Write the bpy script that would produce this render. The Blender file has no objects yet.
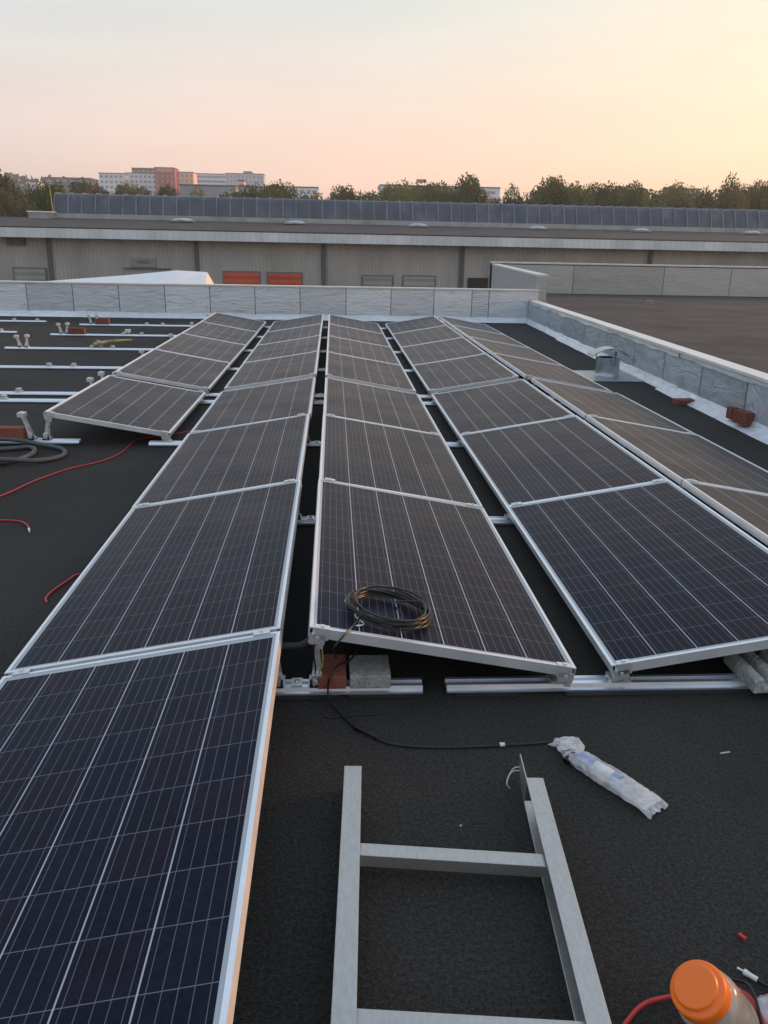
import bpy, bmesh, math, random
from mathutils import Vector, Matrix, Euler, noise

random.seed(7)
sc = bpy.context.scene
COL = sc.collection
R = math.radians

# ------------------------------------------------------------------ materials
def newmat(name):
    m = bpy.data.materials.new(name)
    m.use_nodes = True
    nt = m.node_tree
    return m, nt, nt.nodes['Principled BSDF']

def N(nt, typ, **kw):
    n = nt.nodes.new(typ)
    for k, v in kw.items():
        if k.startswith('i_'):
            n.inputs[k[2:].replace('_', ' ')].default_value = v
        else:
            setattr(n, k, v)
    return n

def L(nt, a, b):
    nt.links.new(a, b)

def ramp(nt, stops):
    n = nt.nodes.new('ShaderNodeValToRGB')
    e = n.color_ramp.elements
    while len(e) < len(stops):
        e.new(0.5)
    for i, (p, c) in enumerate(stops):
        e[i].position = p
        e[i].color = c if len(c) == 4 else (*c, 1)
    return n

def coords(nt, kind='Object', scale=(1, 1, 1)):
    tc = N(nt, 'ShaderNodeTexCoord')
    mp = N(nt, 'ShaderNodeMapping')
    mp.inputs['Scale'].default_value = scale
    L(nt, tc.outputs[kind], mp.inputs['Vector'])
    return mp.outputs['Vector']

def simple(name, base, rough=0.6, metal=0.0, var=0.25, nscale=8.0, bump=0.0, bscale=60.0, stretch=(1, 1, 1),
           rvar=0.0, objvar=0.0, spec=0.5, fine=0.0, fscale=200.0):
    """principled with noise colour variation, optional bump, roughness variation and per-object tone"""
    m, nt, p = newmat(name)
    v = coords(nt, 'Object', stretch)
    n = N(nt, 'ShaderNodeTexNoise'); n.inputs['Scale'].default_value = nscale; n.inputs['Detail'].default_value = 6
    n.inputs['Roughness'].default_value = 0.65
    L(nt, v, n.inputs['Vector'])
    lo = tuple(c * (1 - var) for c in base); hi = tuple(min(1, c * (1 + var)) for c in base)
    r = ramp(nt, [(0.3, lo), (0.7, hi)])
    L(nt, n.outputs['Fac'], r.inputs['Fac'])
    out = r.outputs['Color']
    if fine:
        n2 = N(nt, 'ShaderNodeTexNoise'); n2.inputs['Scale'].default_value = fscale; n2.inputs['Detail'].default_value = 2
        L(nt, v, n2.inputs['Vector'])
        mr = N(nt, 'ShaderNodeMapRange')
        mr.inputs['From Min'].default_value = .3; mr.inputs['From Max'].default_value = .7
        mr.inputs['To Min'].default_value = 1 - fine; mr.inputs['To Max'].default_value = 1 + fine
        L(nt, n2.outputs['Fac'], mr.inputs['Value'])
        vm = N(nt, 'ShaderNodeVectorMath', operation='SCALE')
        L(nt, out, vm.inputs[0]); L(nt, mr.outputs['Result'], vm.inputs['Scale'])
        out = vm.outputs['Vector']
    if objvar:
        oi = N(nt, 'ShaderNodeObjectInfo')
        mr = N(nt, 'ShaderNodeMapRange')
        mr.inputs['To Min'].default_value = 1 - objvar; mr.inputs['To Max'].default_value = 1 + objvar
        L(nt, oi.outputs['Random'], mr.inputs['Value'])
        vm = N(nt, 'ShaderNodeVectorMath', operation='SCALE')
        L(nt, out, vm.inputs[0]); L(nt, mr.outputs['Result'], vm.inputs['Scale'])
        out = vm.outputs['Vector']
    L(nt, out, p.inputs['Base Color'])
    p.inputs['Roughness'].default_value = rough
    p.inputs['Metallic'].default_value = metal
    p.inputs['Specular IOR Level'].default_value = spec
    if rvar:
        mr = N(nt, 'ShaderNodeMapRange')
        mr.inputs['From Min'].default_value = 0.3; mr.inputs['From Max'].default_value = 0.7
        mr.inputs['To Min'].default_value = max(0.02, rough - rvar); mr.inputs['To Max'].default_value = min(1, rough + rvar)
        L(nt, n.outputs['Fac'], mr.inputs['Value']); L(nt, mr.outputs['Result'], p.inputs['Roughness'])
    if bump:
        b = N(nt, 'ShaderNodeTexNoise'); b.inputs['Scale'].default_value = bscale; b.inputs['Detail'].default_value = 4
        L(nt, v, b.inputs['Vector'])
        bp = N(nt, 'ShaderNodeBump'); bp.inputs['Strength'].default_value = bump; bp.inputs['Distance'].default_value = 0.02
        L(nt, b.outputs['Fac'], bp.inputs['Height']); L(nt, bp.outputs['Normal'], p.inputs['Normal'])
    return m

M = {}
M['frame'] = simple('anodised_frame', (.76, .78, .80), .36, .55, .06, 5, rvar=.06, objvar=.05)
M['clamp'] = simple('clamp_aluminium', (.68, .70, .71), .4, .7, .12, 30)
M['channel'] = simple('rail_aluminium', (.74, .78, .84), .33, .8, .1, 4, stretch=(1, 12, 12), rvar=.08)
M['steel'] = simple('bracket_steel', (.70, .70, .68), .42, .65, .25, 30)
M['rubber'] = simple('black_rubber', (.012, .012, .013), .8, 0, .2, 20)
M['ladder'] = simple('weathered_aluminium', (.47, .46, .44), .42, .8, .07, 2.2, stretch=(1.0, .4, 1), rvar=.06, fine=.07, fscale=120)
M['brick'] = simple('red_brick', (.215, .066, .044), .9, 0, .2, 14, .35, 60, objvar=.15, fine=.15, fscale=90)
M['concrete'] = simple('grey_concrete', (.33, .33, .30), .92, 0, .22, 22, .5, 70, objvar=.08, fine=.25, fscale=110)
M['paver'] = simple('weathered_concrete', (.36, .36, .33), .94, 0, .25, 18, .6, 60, fine=.3, fscale=120)
M['cable'] = simple('black_cable', (.009, .009, .009), .32, 0, .15, 30)
M['redcable'] = simple('red_cable', (.5, .03, .03), .45, 0, .12, 20)
M['greycable'] = simple('grey_conduit', (.07, .072, .075), .6, 0, .15, 20)
M['white'] = simple('white_plastic', (.72, .72, .70), .5, 0, .06, 20)
M['orange'] = simple('orange_plastic', (.90, .17, .012), .38, 0, .07, 12, .03, 40)
M['yellow'] = simple('yellow_plastic', (.45, .34, .07), .5, 0, .2, 20)
M['galv'] = simple('galvanised_steel', (.40, .42, .43), .36, .85, .25, 12, rvar=.12)
M['cap'] = simple('parapet_cap_metal', (.60, .58, .54), .5, .35, .18, 3, rvar=.1)
M['cap_bright'] = simple('pale_cap_metal', (.78, .73, .66), .45, .1, .12, 3, rvar=.1)
M['black'] = simple('dark_gap', (.012, .012, .013), .9, 0, .1, 10)
M['stone'] = simple('broken_stone', (.27, .24, .22), .9, 0, .3, 20)
M['scrap'] = simple('paper_scrap', (.5, .5, .48), .8, 0, .2, 40)
M['wood'] = simple('bark', (.075, .055, .04), .9, 0, .3, 3)

# silver foil wrapped round the parapets: crinkles as bump, tone by sheet
def foil_mat(name, base, rough, stretch, objvar=.16, crease=.5, dist=.4):
    m, nt, p = newmat(name)
    v0 = coords(nt, 'Object', stretch)
    oi0 = N(nt, 'ShaderNodeObjectInfo'); k0 = N(nt, 'ShaderNodeVectorMath', operation='SCALE'); k0.inputs[0].default_value = (61, 37, 83); L(nt, oi0.outputs['Random'], k0.inputs['Scale'])
    va = N(nt, 'ShaderNodeVectorMath', operation='ADD'); L(nt, v0, va.inputs[0]); L(nt, k0.outputs[0], va.inputs[1]); v = va.outputs[0]
    n = N(nt, 'ShaderNodeTexNoise'); n.inputs['Scale'].default_value = 5; n.inputs['Detail'].default_value = 8; n.inputs['Roughness'].default_value = .6
    n.inputs['Distortion'].default_value = dist
    L(nt, v, n.inputs['Vector'])
    r = ramp(nt, [(.3, tuple(c * .88 for c in base)), (.55, base), (.72, tuple(min(1, c * 1.1) for c in base))])
    L(nt, n.outputs['Fac'], r.inputs['Fac'])
    oi = N(nt, 'ShaderNodeObjectInfo')
    mr = N(nt, 'ShaderNodeMapRange'); mr.inputs['To Min'].default_value = 1 - objvar; mr.inputs['To Max'].default_value = 1 + objvar * .6
    L(nt, oi.outputs['Random'], mr.inputs['Value'])
    vm = N(nt, 'ShaderNodeVectorMath', operation='SCALE'); L(nt, r.outputs['Color'], vm.inputs[0]); L(nt, mr.outputs['Result'], vm.inputs['Scale'])
    L(nt, vm.outputs['Vector'], p.inputs['Base Color'])
    p.inputs['Metallic'].default_value = .5
    mr2 = N(nt, 'ShaderNodeMapRange'); mr2.inputs['From Min'].default_value = .3; mr2.inputs['From Max'].default_value = .7
    mr2.inputs['To Min'].default_value = rough - .1; mr2.inputs['To Max'].default_value = rough + .15
    L(nt, n.outputs['Fac'], mr2.inputs['Value']); L(nt, mr2.outputs['Result'], p.inputs['Roughness'])
    # crinkles: sharp creases stretched along the wall
    w = N(nt, 'ShaderNodeTexNoise'); w.inputs['Scale'].default_value = 2.6; w.inputs['Detail'].default_value = 8; w.inputs['Roughness'].default_value = .62; w.inputs['Distortion'].default_value = dist
    L(nt, v, w.inputs['Vector'])
    mth = N(nt, 'ShaderNodeMath', operation='SUBTRACT'); mth.inputs[1].default_value = .5; L(nt, w.outputs['Fac'], mth.inputs[0])
    ab = N(nt, 'ShaderNodeMath', operation='ABSOLUTE'); L(nt, mth.outputs[0], ab.inputs[0])
    mn = N(nt, 'ShaderNodeMath', operation='MINIMUM'); mn.inputs[1].default_value = .09; L(nt, ab.outputs[0], mn.inputs[0])
    bp = N(nt, 'ShaderNodeBump'); bp.inputs['Strength'].default_value = crease; bp.inputs['Distance'].default_value = .12
    L(nt, mn.outputs[0], bp.inputs['Height']); L(nt, bp.outputs['Normal'], p.inputs['Normal'])
    return m
M['foil'] = foil_mat('silver_foil', (.64, .68, .72), .34, (.5, 1.0, 2.6), .16, .2, .9)
M['foil_long'] = foil_mat('silver_foil_dull', (.50, .55, .59), .40, (.7, .7, 1.8), .14, .34, .6)
M['foil_strip'] = foil_mat('silver_foil_bright', (.80, .82, .85), .36, (1.2, 1.2, 4.0), .1, .6, .6)
M['foil_far'] = foil_mat('silver_foil_weathered', (.42, .43, .42), .52, (.5, .5, 1.6), .14, .3, .5)

# black granulated bitumen membrane
def bitumen(name, base, patch, brown=None):
    m, nt, p = newmat(name)
    v = coords(nt, 'Object')
    big = N(nt, 'ShaderNodeTexNoise'); big.inputs['Scale'].default_value = .55; big.inputs['Detail'].default_value = 7; big.inputs['Roughness'].default_value = .62
    L(nt, v, big.inputs['Vector'])
    r = ramp(nt, [(.3, tuple(c * (1 - patch) for c in base)), (.5, base), (.72, tuple(c * (1 + patch) for c in (brown or base)))])
    L(nt, big.outputs['Fac'], r.inputs['Fac'])
    g = N(nt, 'ShaderNodeTexNoise'); g.inputs['Scale'].default_value = 250; g.inputs['Detail'].default_value = 3; g.inputs['Roughness'].default_value = .7
    L(nt, v, g.inputs['Vector'])
    mr = N(nt, 'ShaderNodeMapRange'); mr.inputs['From Min'].default_value = .32; mr.inputs['From Max'].default_value = .72
    mr.inputs['To Min'].default_value = .2; mr.inputs['To Max'].default_value = 2.5
    L(nt, g.outputs['Fac'], mr.inputs['Value'])
    vm = N(nt, 'ShaderNodeVectorMath', operation='SCALE'); L(nt, r.outputs['Color'], vm.inputs[0]); L(nt, mr.outputs['Result'], vm.inputs['Scale'])
    g2 = N(nt, 'ShaderNodeTexNoise'); g2.inputs['Scale'].default_value = 85; g2.inputs['Detail'].default_value = 4; g2.inputs['Roughness'].default_value = .75
    L(nt, v, g2.inputs['Vector'])
    mr3 = N(nt, 'ShaderNodeMapRange'); mr3.inputs['From Min'].default_value = .35; mr3.inputs['From Max'].default_value = .7
    mr3.inputs['To Min'].default_value = .45; mr3.inputs['To Max'].default_value = 2.0; L(nt, g2.outputs['Fac'], mr3.inputs['Value'])
    vm2 = N(nt, 'ShaderNodeVectorMath', operation='SCALE'); L(nt, vm.outputs['Vector'], vm2.inputs[0]); L(nt, mr3.outputs['Result'], vm2.inputs['Scale'])
    vm = vm2
    # pale grit
    vo = N(nt, 'ShaderNodeTexVoronoi'); vo.inputs['Scale'].default_value = 34; L(nt, v, vo.inputs['Vector'])
    lt = N(nt, 'ShaderNodeMath', operation='LESS_THAN'); lt.inputs[1].default_value = .075; L(nt, vo.outputs['Distance'], lt.inputs[0])
    n3 = N(nt, 'ShaderNodeTexNoise'); n3.inputs['Scale'].default_value = 9; L(nt, v, n3.inputs['Vector'])
    gt = N(nt, 'ShaderNodeMath', operation='GREATER_THAN'); gt.inputs[1].default_value = .50; L(nt, n3.outputs['Fac'], gt.inputs[0])
    mu = N(nt, 'ShaderNodeMath', operation='MULTIPLY'); L(nt, lt.outputs[0], mu.inputs[0]); L(nt, gt.outputs[0], mu.inputs[1])
    mx = N(nt, 'ShaderNodeMix', data_type='RGBA'); L(nt, mu.outputs[0], mx.inputs['Factor'])
    L(nt, vm.outputs['Vector'], mx.inputs['A']); mx.inputs['B'].default_value = (.075, .07, .065, 1)
    L(nt, mx.outputs['Result'], p.inputs['Base Color'])
    p.inputs['Roughness'].default_value = .88; p.inputs['Specular IOR Level'].default_value = .3
    bp = N(nt, 'ShaderNodeBump'); bp.inputs['Strength'].default_value = .9; bp.inputs['Distance'].default_value = .012
    L(nt, g2.outputs['Fac'], bp.inputs['Height']); L(nt, bp.outputs['Normal'], p.inputs['Normal'])
    return m
M['bitumen'] = bitumen('black_bitumen', (.0215, .0198, .0172), .42)
M['bitumen_brown'] = bitumen('brown_bitumen', (.050, .0465, .042), .35, (.056, .051, .045))
M['ground'] = simple('yard_asphalt', (.05, .05, .05), .95, 0, .3, .2)
M['hill'] = simple('wooded_slope', (.06, .062, .048), 1, 0, .45, .02, .6, .08)

# solar glass: 6 x 12 poly cells, five busbars, white cell gaps (object space of the glass part)
CP = .1575; GX = CP * 3; GY = CP * 6
def glass_mat():
    m, nt, p = newmat('solar_cells')
    tc = N(nt, 'ShaderNodeTexCoord')
    sp = N(nt, 'ShaderNodeSeparateXYZ'); L(nt, tc.outputs['Object'], sp.inputs[0])
    def mth(op, a, b=None, c=None):
        n = N(nt, 'ShaderNodeMath', operation=op)
        for i, x in enumerate((a, b, c)):
            if x is None: continue
            if isinstance(x, (int, float)): n.inputs[i].default_value = x
            else: L(nt, x, n.inputs[i])
        return n.outputs[0]
    X, Y = sp.outputs['X'], sp.outputs['Y']
    def tri(x, off, pitch):          # distance to the nearest grid line
        a = mth('ADD', x, off); b = mth('DIVIDE', a, pitch); f = mth('FRACT', b)
        d = mth('MINIMUM', f, mth('SUBTRACT', 1.0, f))
        return mth('MULTIPLY', d, pitch)
    dx = tri(X, GX, CP); dy = tri(Y, GY, CP)
    colgap = mth('LESS_THAN', dx, .0019)
    rowgap = mth('LESS_THAN', dy, .0011)
    db = tri(X, GX - CP * .1, CP / 5)      # busbars at .1 .3 .5 .7 .9 of each cell
    bus = mth('LESS_THAN', db, .00085)
    inside = mth('MULTIPLY', mth('LESS_THAN', mth('ABSOLUTE', X), GX + .001), mth('LESS_THAN', mth('ABSOLUTE', Y), GY + .001))
    # cell id noise
    cx = mth('FLOOR', mth('DIVIDE', mth('ADD', X, GX), CP)); cy = mth('FLOOR', mth('DIVIDE', mth('ADD', Y, GY), CP))
    oi = N(nt, 'ShaderNodeObjectInfo')
    cb = N(nt, 'ShaderNodeCombineXYZ'); L(nt, cx, cb.inputs[0]); L(nt, cy, cb.inputs[1]); L(nt, mth('MULTIPLY', oi.outputs['Random'], 37.0), cb.inputs[2])
    wn = N(nt, 'ShaderNodeTexWhiteNoise', noise_dimensions='3D'); L(nt, cb.outputs[0], wn.inputs['Vector'])
    cell = ramp(nt, [(0, (.0095, .0095, .0175)), (.5, (.0085, .0110, .0235)), (1, (.0145, .0110, .0190))])
    L(nt, wn.outputs['Value'], cell.inputs['Fac'])
    # crystal grain
    vo = N(nt, 'ShaderNodeTexVoronoi'); vo.inputs['Scale'].default_value = 70; L(nt, tc.outputs['Object'], vo.inputs['Vector'])
    sv = N(nt, 'ShaderNodeSeparateColor'); L(nt, vo.outputs['Color'], sv.inputs[0])
    gr = N(nt, 'ShaderNodeMapRange'); gr.inputs['To Min'].default_value = .82; gr.inputs['To Max'].default_value = 1.2
    L(nt, sv.outputs[0], gr.inputs['Value'])
    sc1 = N(nt, 'ShaderNodeVectorMath', operation='SCALE'); L(nt, cell.outputs['Color'], sc1.inputs[0]); L(nt, gr.outputs['Result'], sc1.inputs['Scale'])
    def mix(fac, a, b):
        n = N(nt, 'ShaderNodeMix', data_type='RGBA'); L(nt, fac, n.inputs['Factor'])
        for s, x in (('A', a), ('B', b)):
            if isinstance(x, tuple): n.inputs[s].default_value = (*x, 1)
            else: L(nt, x, n.inputs[s])
        return n.outputs['Result']
    c = mix(bus, sc1.outputs['Vector'], (.13, .135, .15))
    c = mix(rowgap, c, (.16, .165, .185))
    c = mix(colgap, c, (.42, .43, .46))
    c = mix(inside, (.45, .46, .47), c)
    # a thin uneven film of dust
    dn = N(nt, 'ShaderNodeTexNoise'); dn.inputs['Scale'].default_value = 2.2; dn.inputs['Detail'].default_value = 6
    tw = N(nt, 'ShaderNodeTexCoord'); vadd = N(nt, 'ShaderNodeVectorMath', operation='ADD'); L(nt, tw.outputs['Object'], vadd.inputs[0]); L(nt, cb.outputs[0], vadd.inputs[1])
    oiv = N(nt, 'ShaderNodeCombineXYZ'); L(nt, mth('MULTIPLY', oi.outputs['Random'], 91.0), oiv.inputs[0])
    L(nt, oiv.outputs[0], vadd.inputs[1]); L(nt, vadd.outputs[0], dn.inputs['Vector'])
    dm = N(nt, 'ShaderNodeMapRange'); dm.inputs['From Min'].default_value = .35; dm.inputs['From Max'].default_value = .75
    dm.inputs['To Min'].default_value = .001; dm.inputs['To Max'].default_value = .014; L(nt, dn.outputs['Fac'], dm.inputs['Value'])
    # a few droppings / specks
    vs = N(nt, 'ShaderNodeTexVoronoi'); vs.inputs['Scale'].default_value = 3.0; vs.inputs['Randomness'].default_value = 1; L(nt, vadd.outputs[0], vs.inputs['Vector'])
    spk = mth('LESS_THAN', vs.outputs['Distance'], .022)
    sn = N(nt, 'ShaderNodeSeparateColor'); L(nt, vs.outputs['Color'], sn.inputs[0])
    spk = mth('MULTIPLY', spk, mth('GREATER_THAN', sn.outputs[0], .72))
    fac = mth('MAXIMUM', dm.outputs['Result'], mth('MULTIPLY', spk, .35))
    c = mix(fac, c, (.36, .34, .31))
    L(nt, c, p.inputs['Base Color'])
    rr = N(nt, 'ShaderNodeMapRange'); rr.inputs['From Min'].default_value = .3; rr.inputs['From Max'].default_value = .75
    rr.inputs['To Min'].default_value = .30; rr.inputs['To Max'].default_value = .40; L(nt, dn.outputs['Fac'], rr.inputs['Value'])
    L(nt, rr.outputs['Result'], p.inputs['Roughness'])
    p.inputs['IOR'].default_value = 1.14
    p.inputs['Specular Tint'].default_value = (.60, .76, 1.0, 1)
    return m
M['glass'] = glass_mat()

def plastic_film(name, base, alpha, rough=.3):
    m, nt, p = newmat(name)
    v = coords(nt, 'Object')
    n = N(nt, 'ShaderNodeTexNoise'); n.inputs['Scale'].default_value = 14; n.inputs['Detail'].default_value = 5; n.inputs['Distortion'].default_value = 1
    L(nt, v, n.inputs['Vector'])
    r = ramp(nt, [(.3, tuple(c * .75 for c in base)), (.7, base)]); L(nt, n.outputs['Fac'], r.inputs['Fac'])
    L(nt, r.outputs['Color'], p.inputs['Base Color'])
    p.inputs['Roughness'].default_value = rough
    mr = N(nt, 'ShaderNodeMapRange'); mr.inputs['From Min'].default_value = .3; mr.inputs['From Max'].default_value = .7
    mr.inputs['To Min'].default_value = alpha - .15; mr.inputs['To Max'].default_value = min(1, alpha + .1)
    L(nt, n.outputs['Fac'], mr.inputs['Value']); L(nt, mr.outputs['Result'], p.inputs['Alpha'])
    bp = N(nt, 'ShaderNodeBump'); bp.inputs['Strength'].default_value = .35; bp.inputs['Distance'].default_value = .01
    L(nt, n.outputs['Fac'], bp.inputs['Height']); L(nt, bp.outputs['Normal'], p.inputs['Normal'])
    return m
M['film'] = plastic_film('clear_wrapper', (.95, .90, .86), .50, .12)
M['jar'] = plastic_film('cloudy_plastic', (.62, .54, .45), .62, .22)
M['print'] = simple('printed_label', (.30, .34, .52), .45, 0, .2, 30)

# neighbour hall
def corrugated(name, base, pitch, depth=.5, axis=0):
    m, nt, p = newmat(name)
    tc = N(nt, 'ShaderNodeTexCoord'); sp = N(nt, 'ShaderNodeSeparateXYZ'); L(nt, tc.outputs['Object'], sp.inputs[0])
    a = N(nt, 'ShaderNodeMath', operation='MULTIPLY'); a.inputs[1].default_value = 2 * math.pi / pitch; L(nt, sp.outputs[axis], a.inputs[0])
    s = N(nt, 'ShaderNodeMath', operation='SINE'); L(nt, a.outputs[0], s.inputs[0])
    bp = N(nt, 'ShaderNodeBump'); bp.inputs['Strength'].default_value = depth; bp.inputs['Distance'].default_value = .1
    L(nt, s.outputs[0], bp.inputs['Height']); L(nt, bp.outputs['Normal'], p.inputs['Normal'])
    n = N(nt, 'ShaderNodeTexNoise'); n.inputs['Scale'].default_value = .6; n.inputs['Detail'].default_value = 6
    v = coords(nt, 'Object', (1, 1, .35)); L(nt, v, n.inputs['Vector'])
    r = ramp(nt, [(.3, tuple(c * .8 for c in base)), (.7, tuple(c * 1.12 for c in base))]); L(nt, n.outputs['Fac'], r.inputs['Fac'])
    # groove shade comes from profile; keep paint tone with joint dirt
    L(nt, r.outputs['Color'], p.inputs['Base Color']); p.inputs['Roughness'].default_value = .55
    return m
M['hall_wall'] = corrugated('beige_corrugated', (.38, .37, .34), .30, .35)
M['fascia'] = corrugated('pale_ribbed_fascia', (.62, .65, .66), .45, .25)
M['hall_roof'] = simple('hall_roof_felt', (.06, .056, .052), .95, 0, .3, .5, .3, 4)
M['band'] = simple('pale_curb', (.34, .345, .34), .6, .1, .25, .8)
def ribbed_vault():
    m, nt, p = newmat('grey_vault_sheet')
    v = coords(nt, 'Object', (1, 1, .5))
    n = N(nt, 'ShaderNodeTexNoise'); n.inputs['Scale'].default_value = .9; n.inputs['Detail'].default_value = 5; L(nt, v, n.inputs['Vector'])
    r = ramp(nt, [(.3, (.050, .060, .080)), (.55, (.070, .083, .105)), (.75, (.13, .145, .17))]); L(nt, n.outputs['Fac'], r.inputs['Fac'])
    L(nt, r.outputs['Color'], p.inputs['Base Color']); p.inputs['Roughness'].default_value = .5
    return m
M['vault'] = ribbed_vault()
M['vault_rib'] = simple('grey_rib', (.165, .18, .20), .55, .1, .4, .6)
M['dome'] = simple('dome_plastic', (.42, .45, .47), .4, 0, .15, 2)
M['reddoor'] = corrugated('orange_red_door', (.52, .085, .035), .5, .2, 2)
M['greydoor'] = corrugated('pale_grey_door', (.30, .30, .28), .5, .25, 2)
M['darkdoor'] = simple('dark_opening', (.02, .02, .022), .8, 0, .2, 2)
M['trim'] = simple('dark_trim', (.10, .098, .094), .7, 0, .2, 2)
M['door_trim'] = simple('grey_door_trim', (.16, .155, .15), .7, 0, .2, 2)
M['sign'] = simple('sign_board', (.27, .26, .24), .6, 0, .06, 2)
M['signtext'] = simple('sign_letter', (.09, .085, .08), .7, 0, .1, 2)
M['canvas'] = simple('white_canvas', (.80, .78, .76), .6, 0, .05, .6, .1, 2)
# city
M['cwhite'] = simple('pale_render', (0.7, 0.73, 0.76), .8, 0, .1, .2)
M['cred'] = simple('red_cladding', (0.36, 0.07, 0.085), .8, 0, .12, .2)
M['cpink'] = simple('faded_pink_sign', (.55, .28, .27), .7, 0, .05, .2)
M['cdark'] = simple('dark_cladding', (.11, .10, .10), .8, 0, .1, .2)
M['cpeach_lit'] = simple('sunset_peach_render', (0.7, 0.5, 0.4), .8, 0, .08, .2)  # render with peach sunset light put into its colour
M['cblue'] = simple('blue_grey_render', (0.45, 0.52, 0.6), .8, 0, .1, .2)
M['cgrey'] = simple('grey_shed', (0.28, 0.3, 0.34), .8, 0, .15, .1)
M['cglass'] = simple('window_glass', (.28, .29, .31), .25, 0, .3, .5)
M['csign'] = simple('red_sign', (.55, .16, .13), .7, 0, .05, .2)

def leaf_mat(name, a, b):
    m, nt, p = newmat(name)
    v = coords(nt, 'Object')
    n = N(nt, 'ShaderNodeTexNoise'); n.inputs['Scale'].default_value = .5; n.inputs['Detail'].default_value = 5; L(nt, v, n.inputs['Vector'])
    oi = N(nt, 'ShaderNodeObjectInfo')
    ad = N(nt, 'ShaderNodeMath', operation='ADD'); L(nt, n.outputs['Fac'], ad.inputs[0])
    mr = N(nt, 'ShaderNodeMapRange'); mr.inputs['To Min'].default_value = -.28; mr.inputs['To Max'].default_value = .28; L(nt, oi.outputs['Random'], mr.inputs['Value'])
    L(nt, mr.outputs['Result'], ad.inputs[1])
    r = ramp(nt, [(.2, a), (.8, b)]); L(nt, ad.outputs[0], r.inputs['Fac']); L(nt, r.outputs['Color'], p.inputs['Base Color'])
    p.inputs['Roughness'].default_value = .85; p.inputs['Specular IOR Level'].default_value = .2
    tr = N(nt, 'ShaderNodeBsdfTranslucent'); L(nt, r.outputs['Color'], tr.inputs['Color'])
    ms = N(nt, 'ShaderNodeMixShader'); ms.inputs[0].default_value = .3
    out = nt.nodes['Material Output']
    L(nt, p.outputs[0], ms.inputs[1]); L(nt, tr.outputs[0], ms.inputs[2]); L(nt, ms.outputs[0], out.inputs['Surface'])
    return m
M['leaf'] = leaf_mat('green_foliage', (.075, .096, .036), (.19, .20, .072))
M['leaf_dark'] = leaf_mat('dark_foliage', (.055, .068, .034), (.14, .135, .06))

# ------------------------------------------------------------------ geometry helpers
def obj(name, bm, mats, parent=None, smooth=False, bevel=0.0, segs=2):
    me = bpy.data.meshes.new(name)
    bm.normal_update()
    bm.to_mesh(me); bm.free()
    for m in (mats if isinstance(mats, (list, tuple)) else [mats]):
        me.materials.append(m)
    if smooth:
        for f in me.polygons: f.use_smooth = True
    o = bpy.data.objects.new(name, me); COL.objects.link(o)
    if parent: o.parent = parent
    if bevel:
        b = o.modifiers.new('edge', 'BEVEL'); b.width = bevel; b.segments = segs; b.limit_method = 'ANGLE'
    return o

def thing(name, label, cat, loc=(0, 0, 0), rot=(0, 0, 0), group=None):
    o = bpy.data.objects.new(name, None); COL.objects.link(o)
    o.location = loc; o.rotation_euler = rot; o.empty_display_size = .1
    o['label'] = label; o['category'] = cat
    if group: o['group'] = group
    return o

def tag(o, label, cat, group=None):
    o['label'] = label; o['category'] = cat
    if group: o['group'] = group
    return o

def box(bm, c, s, rot=None, mi=0):
    vs = []
    for dx in (-.5, .5):
        for dy in (-.5, .5):
            for dz in (-.5, .5):
                v = Vector((dx * s[0], dy * s[1], dz * s[2]))
                if rot is not None: v = rot @ v
                vs.append(bm.verts.new(v + Vector(c)))
    for f in ((0, 1, 3, 2), (4, 6, 7, 5), (0, 4, 5, 1), (2, 3, 7, 6), (0, 2, 6, 4), (1, 5, 7, 3)):
        fc = bm.faces.new([vs[i] for i in f]); fc.material_index = mi
    return vs

def BX(c, s, rot=None):
    bm = bmesh.new(); box(bm, c, s, rot); return bm

def extrude(bm, prof, a, b, axis='x', mi=0):
    """closed profile [(u,v)] swept from a to b; axis x: (u,v)=(y,z); axis y: (u,v)=(x,z); axis z: (u,v)=(x,y)"""
    def P(t, u, v):
        return {'x': (t, u, v), 'y': (u, t, v), 'z': (u, v, t)}[axis]
    A = [bm.verts.new(P(a, u, v)) for u, v in prof]; B = [bm.verts.new(P(b, u, v)) for u, v in prof]
    n = len(prof)
    for i in range(n):
        j = (i + 1) % n
        f = bm.faces.new((A[i], A[j], B[j], B[i])); f.material_index = mi
    for r in (A, B[::-1]):
        f = bm.faces.new(r); f.material_index = mi
    bmesh.ops.recalc_face_normals(bm, faces=bm.faces)

def catmull(pts, n=8):
    P = [Vector(p) for p in pts]; P = [2 * P[0] - P[1]] + P + [2 * P[-1] - P[-2]]
    out = []
    for i in range(1, len(P) - 2):
        for k in range(n):
            t = k / n
            out.append(.5 * ((2 * P[i]) + (P[i + 1] - P[i - 1]) * t + (2 * P[i - 1] - 5 * P[i] + 4 * P[i + 1] - P[i + 2]) * t * t + (3 * P[i] - P[i - 1] - 3 * P[i + 1] + P[i + 2]) * t ** 3))
    out.append(P[-2]); return out

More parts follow.
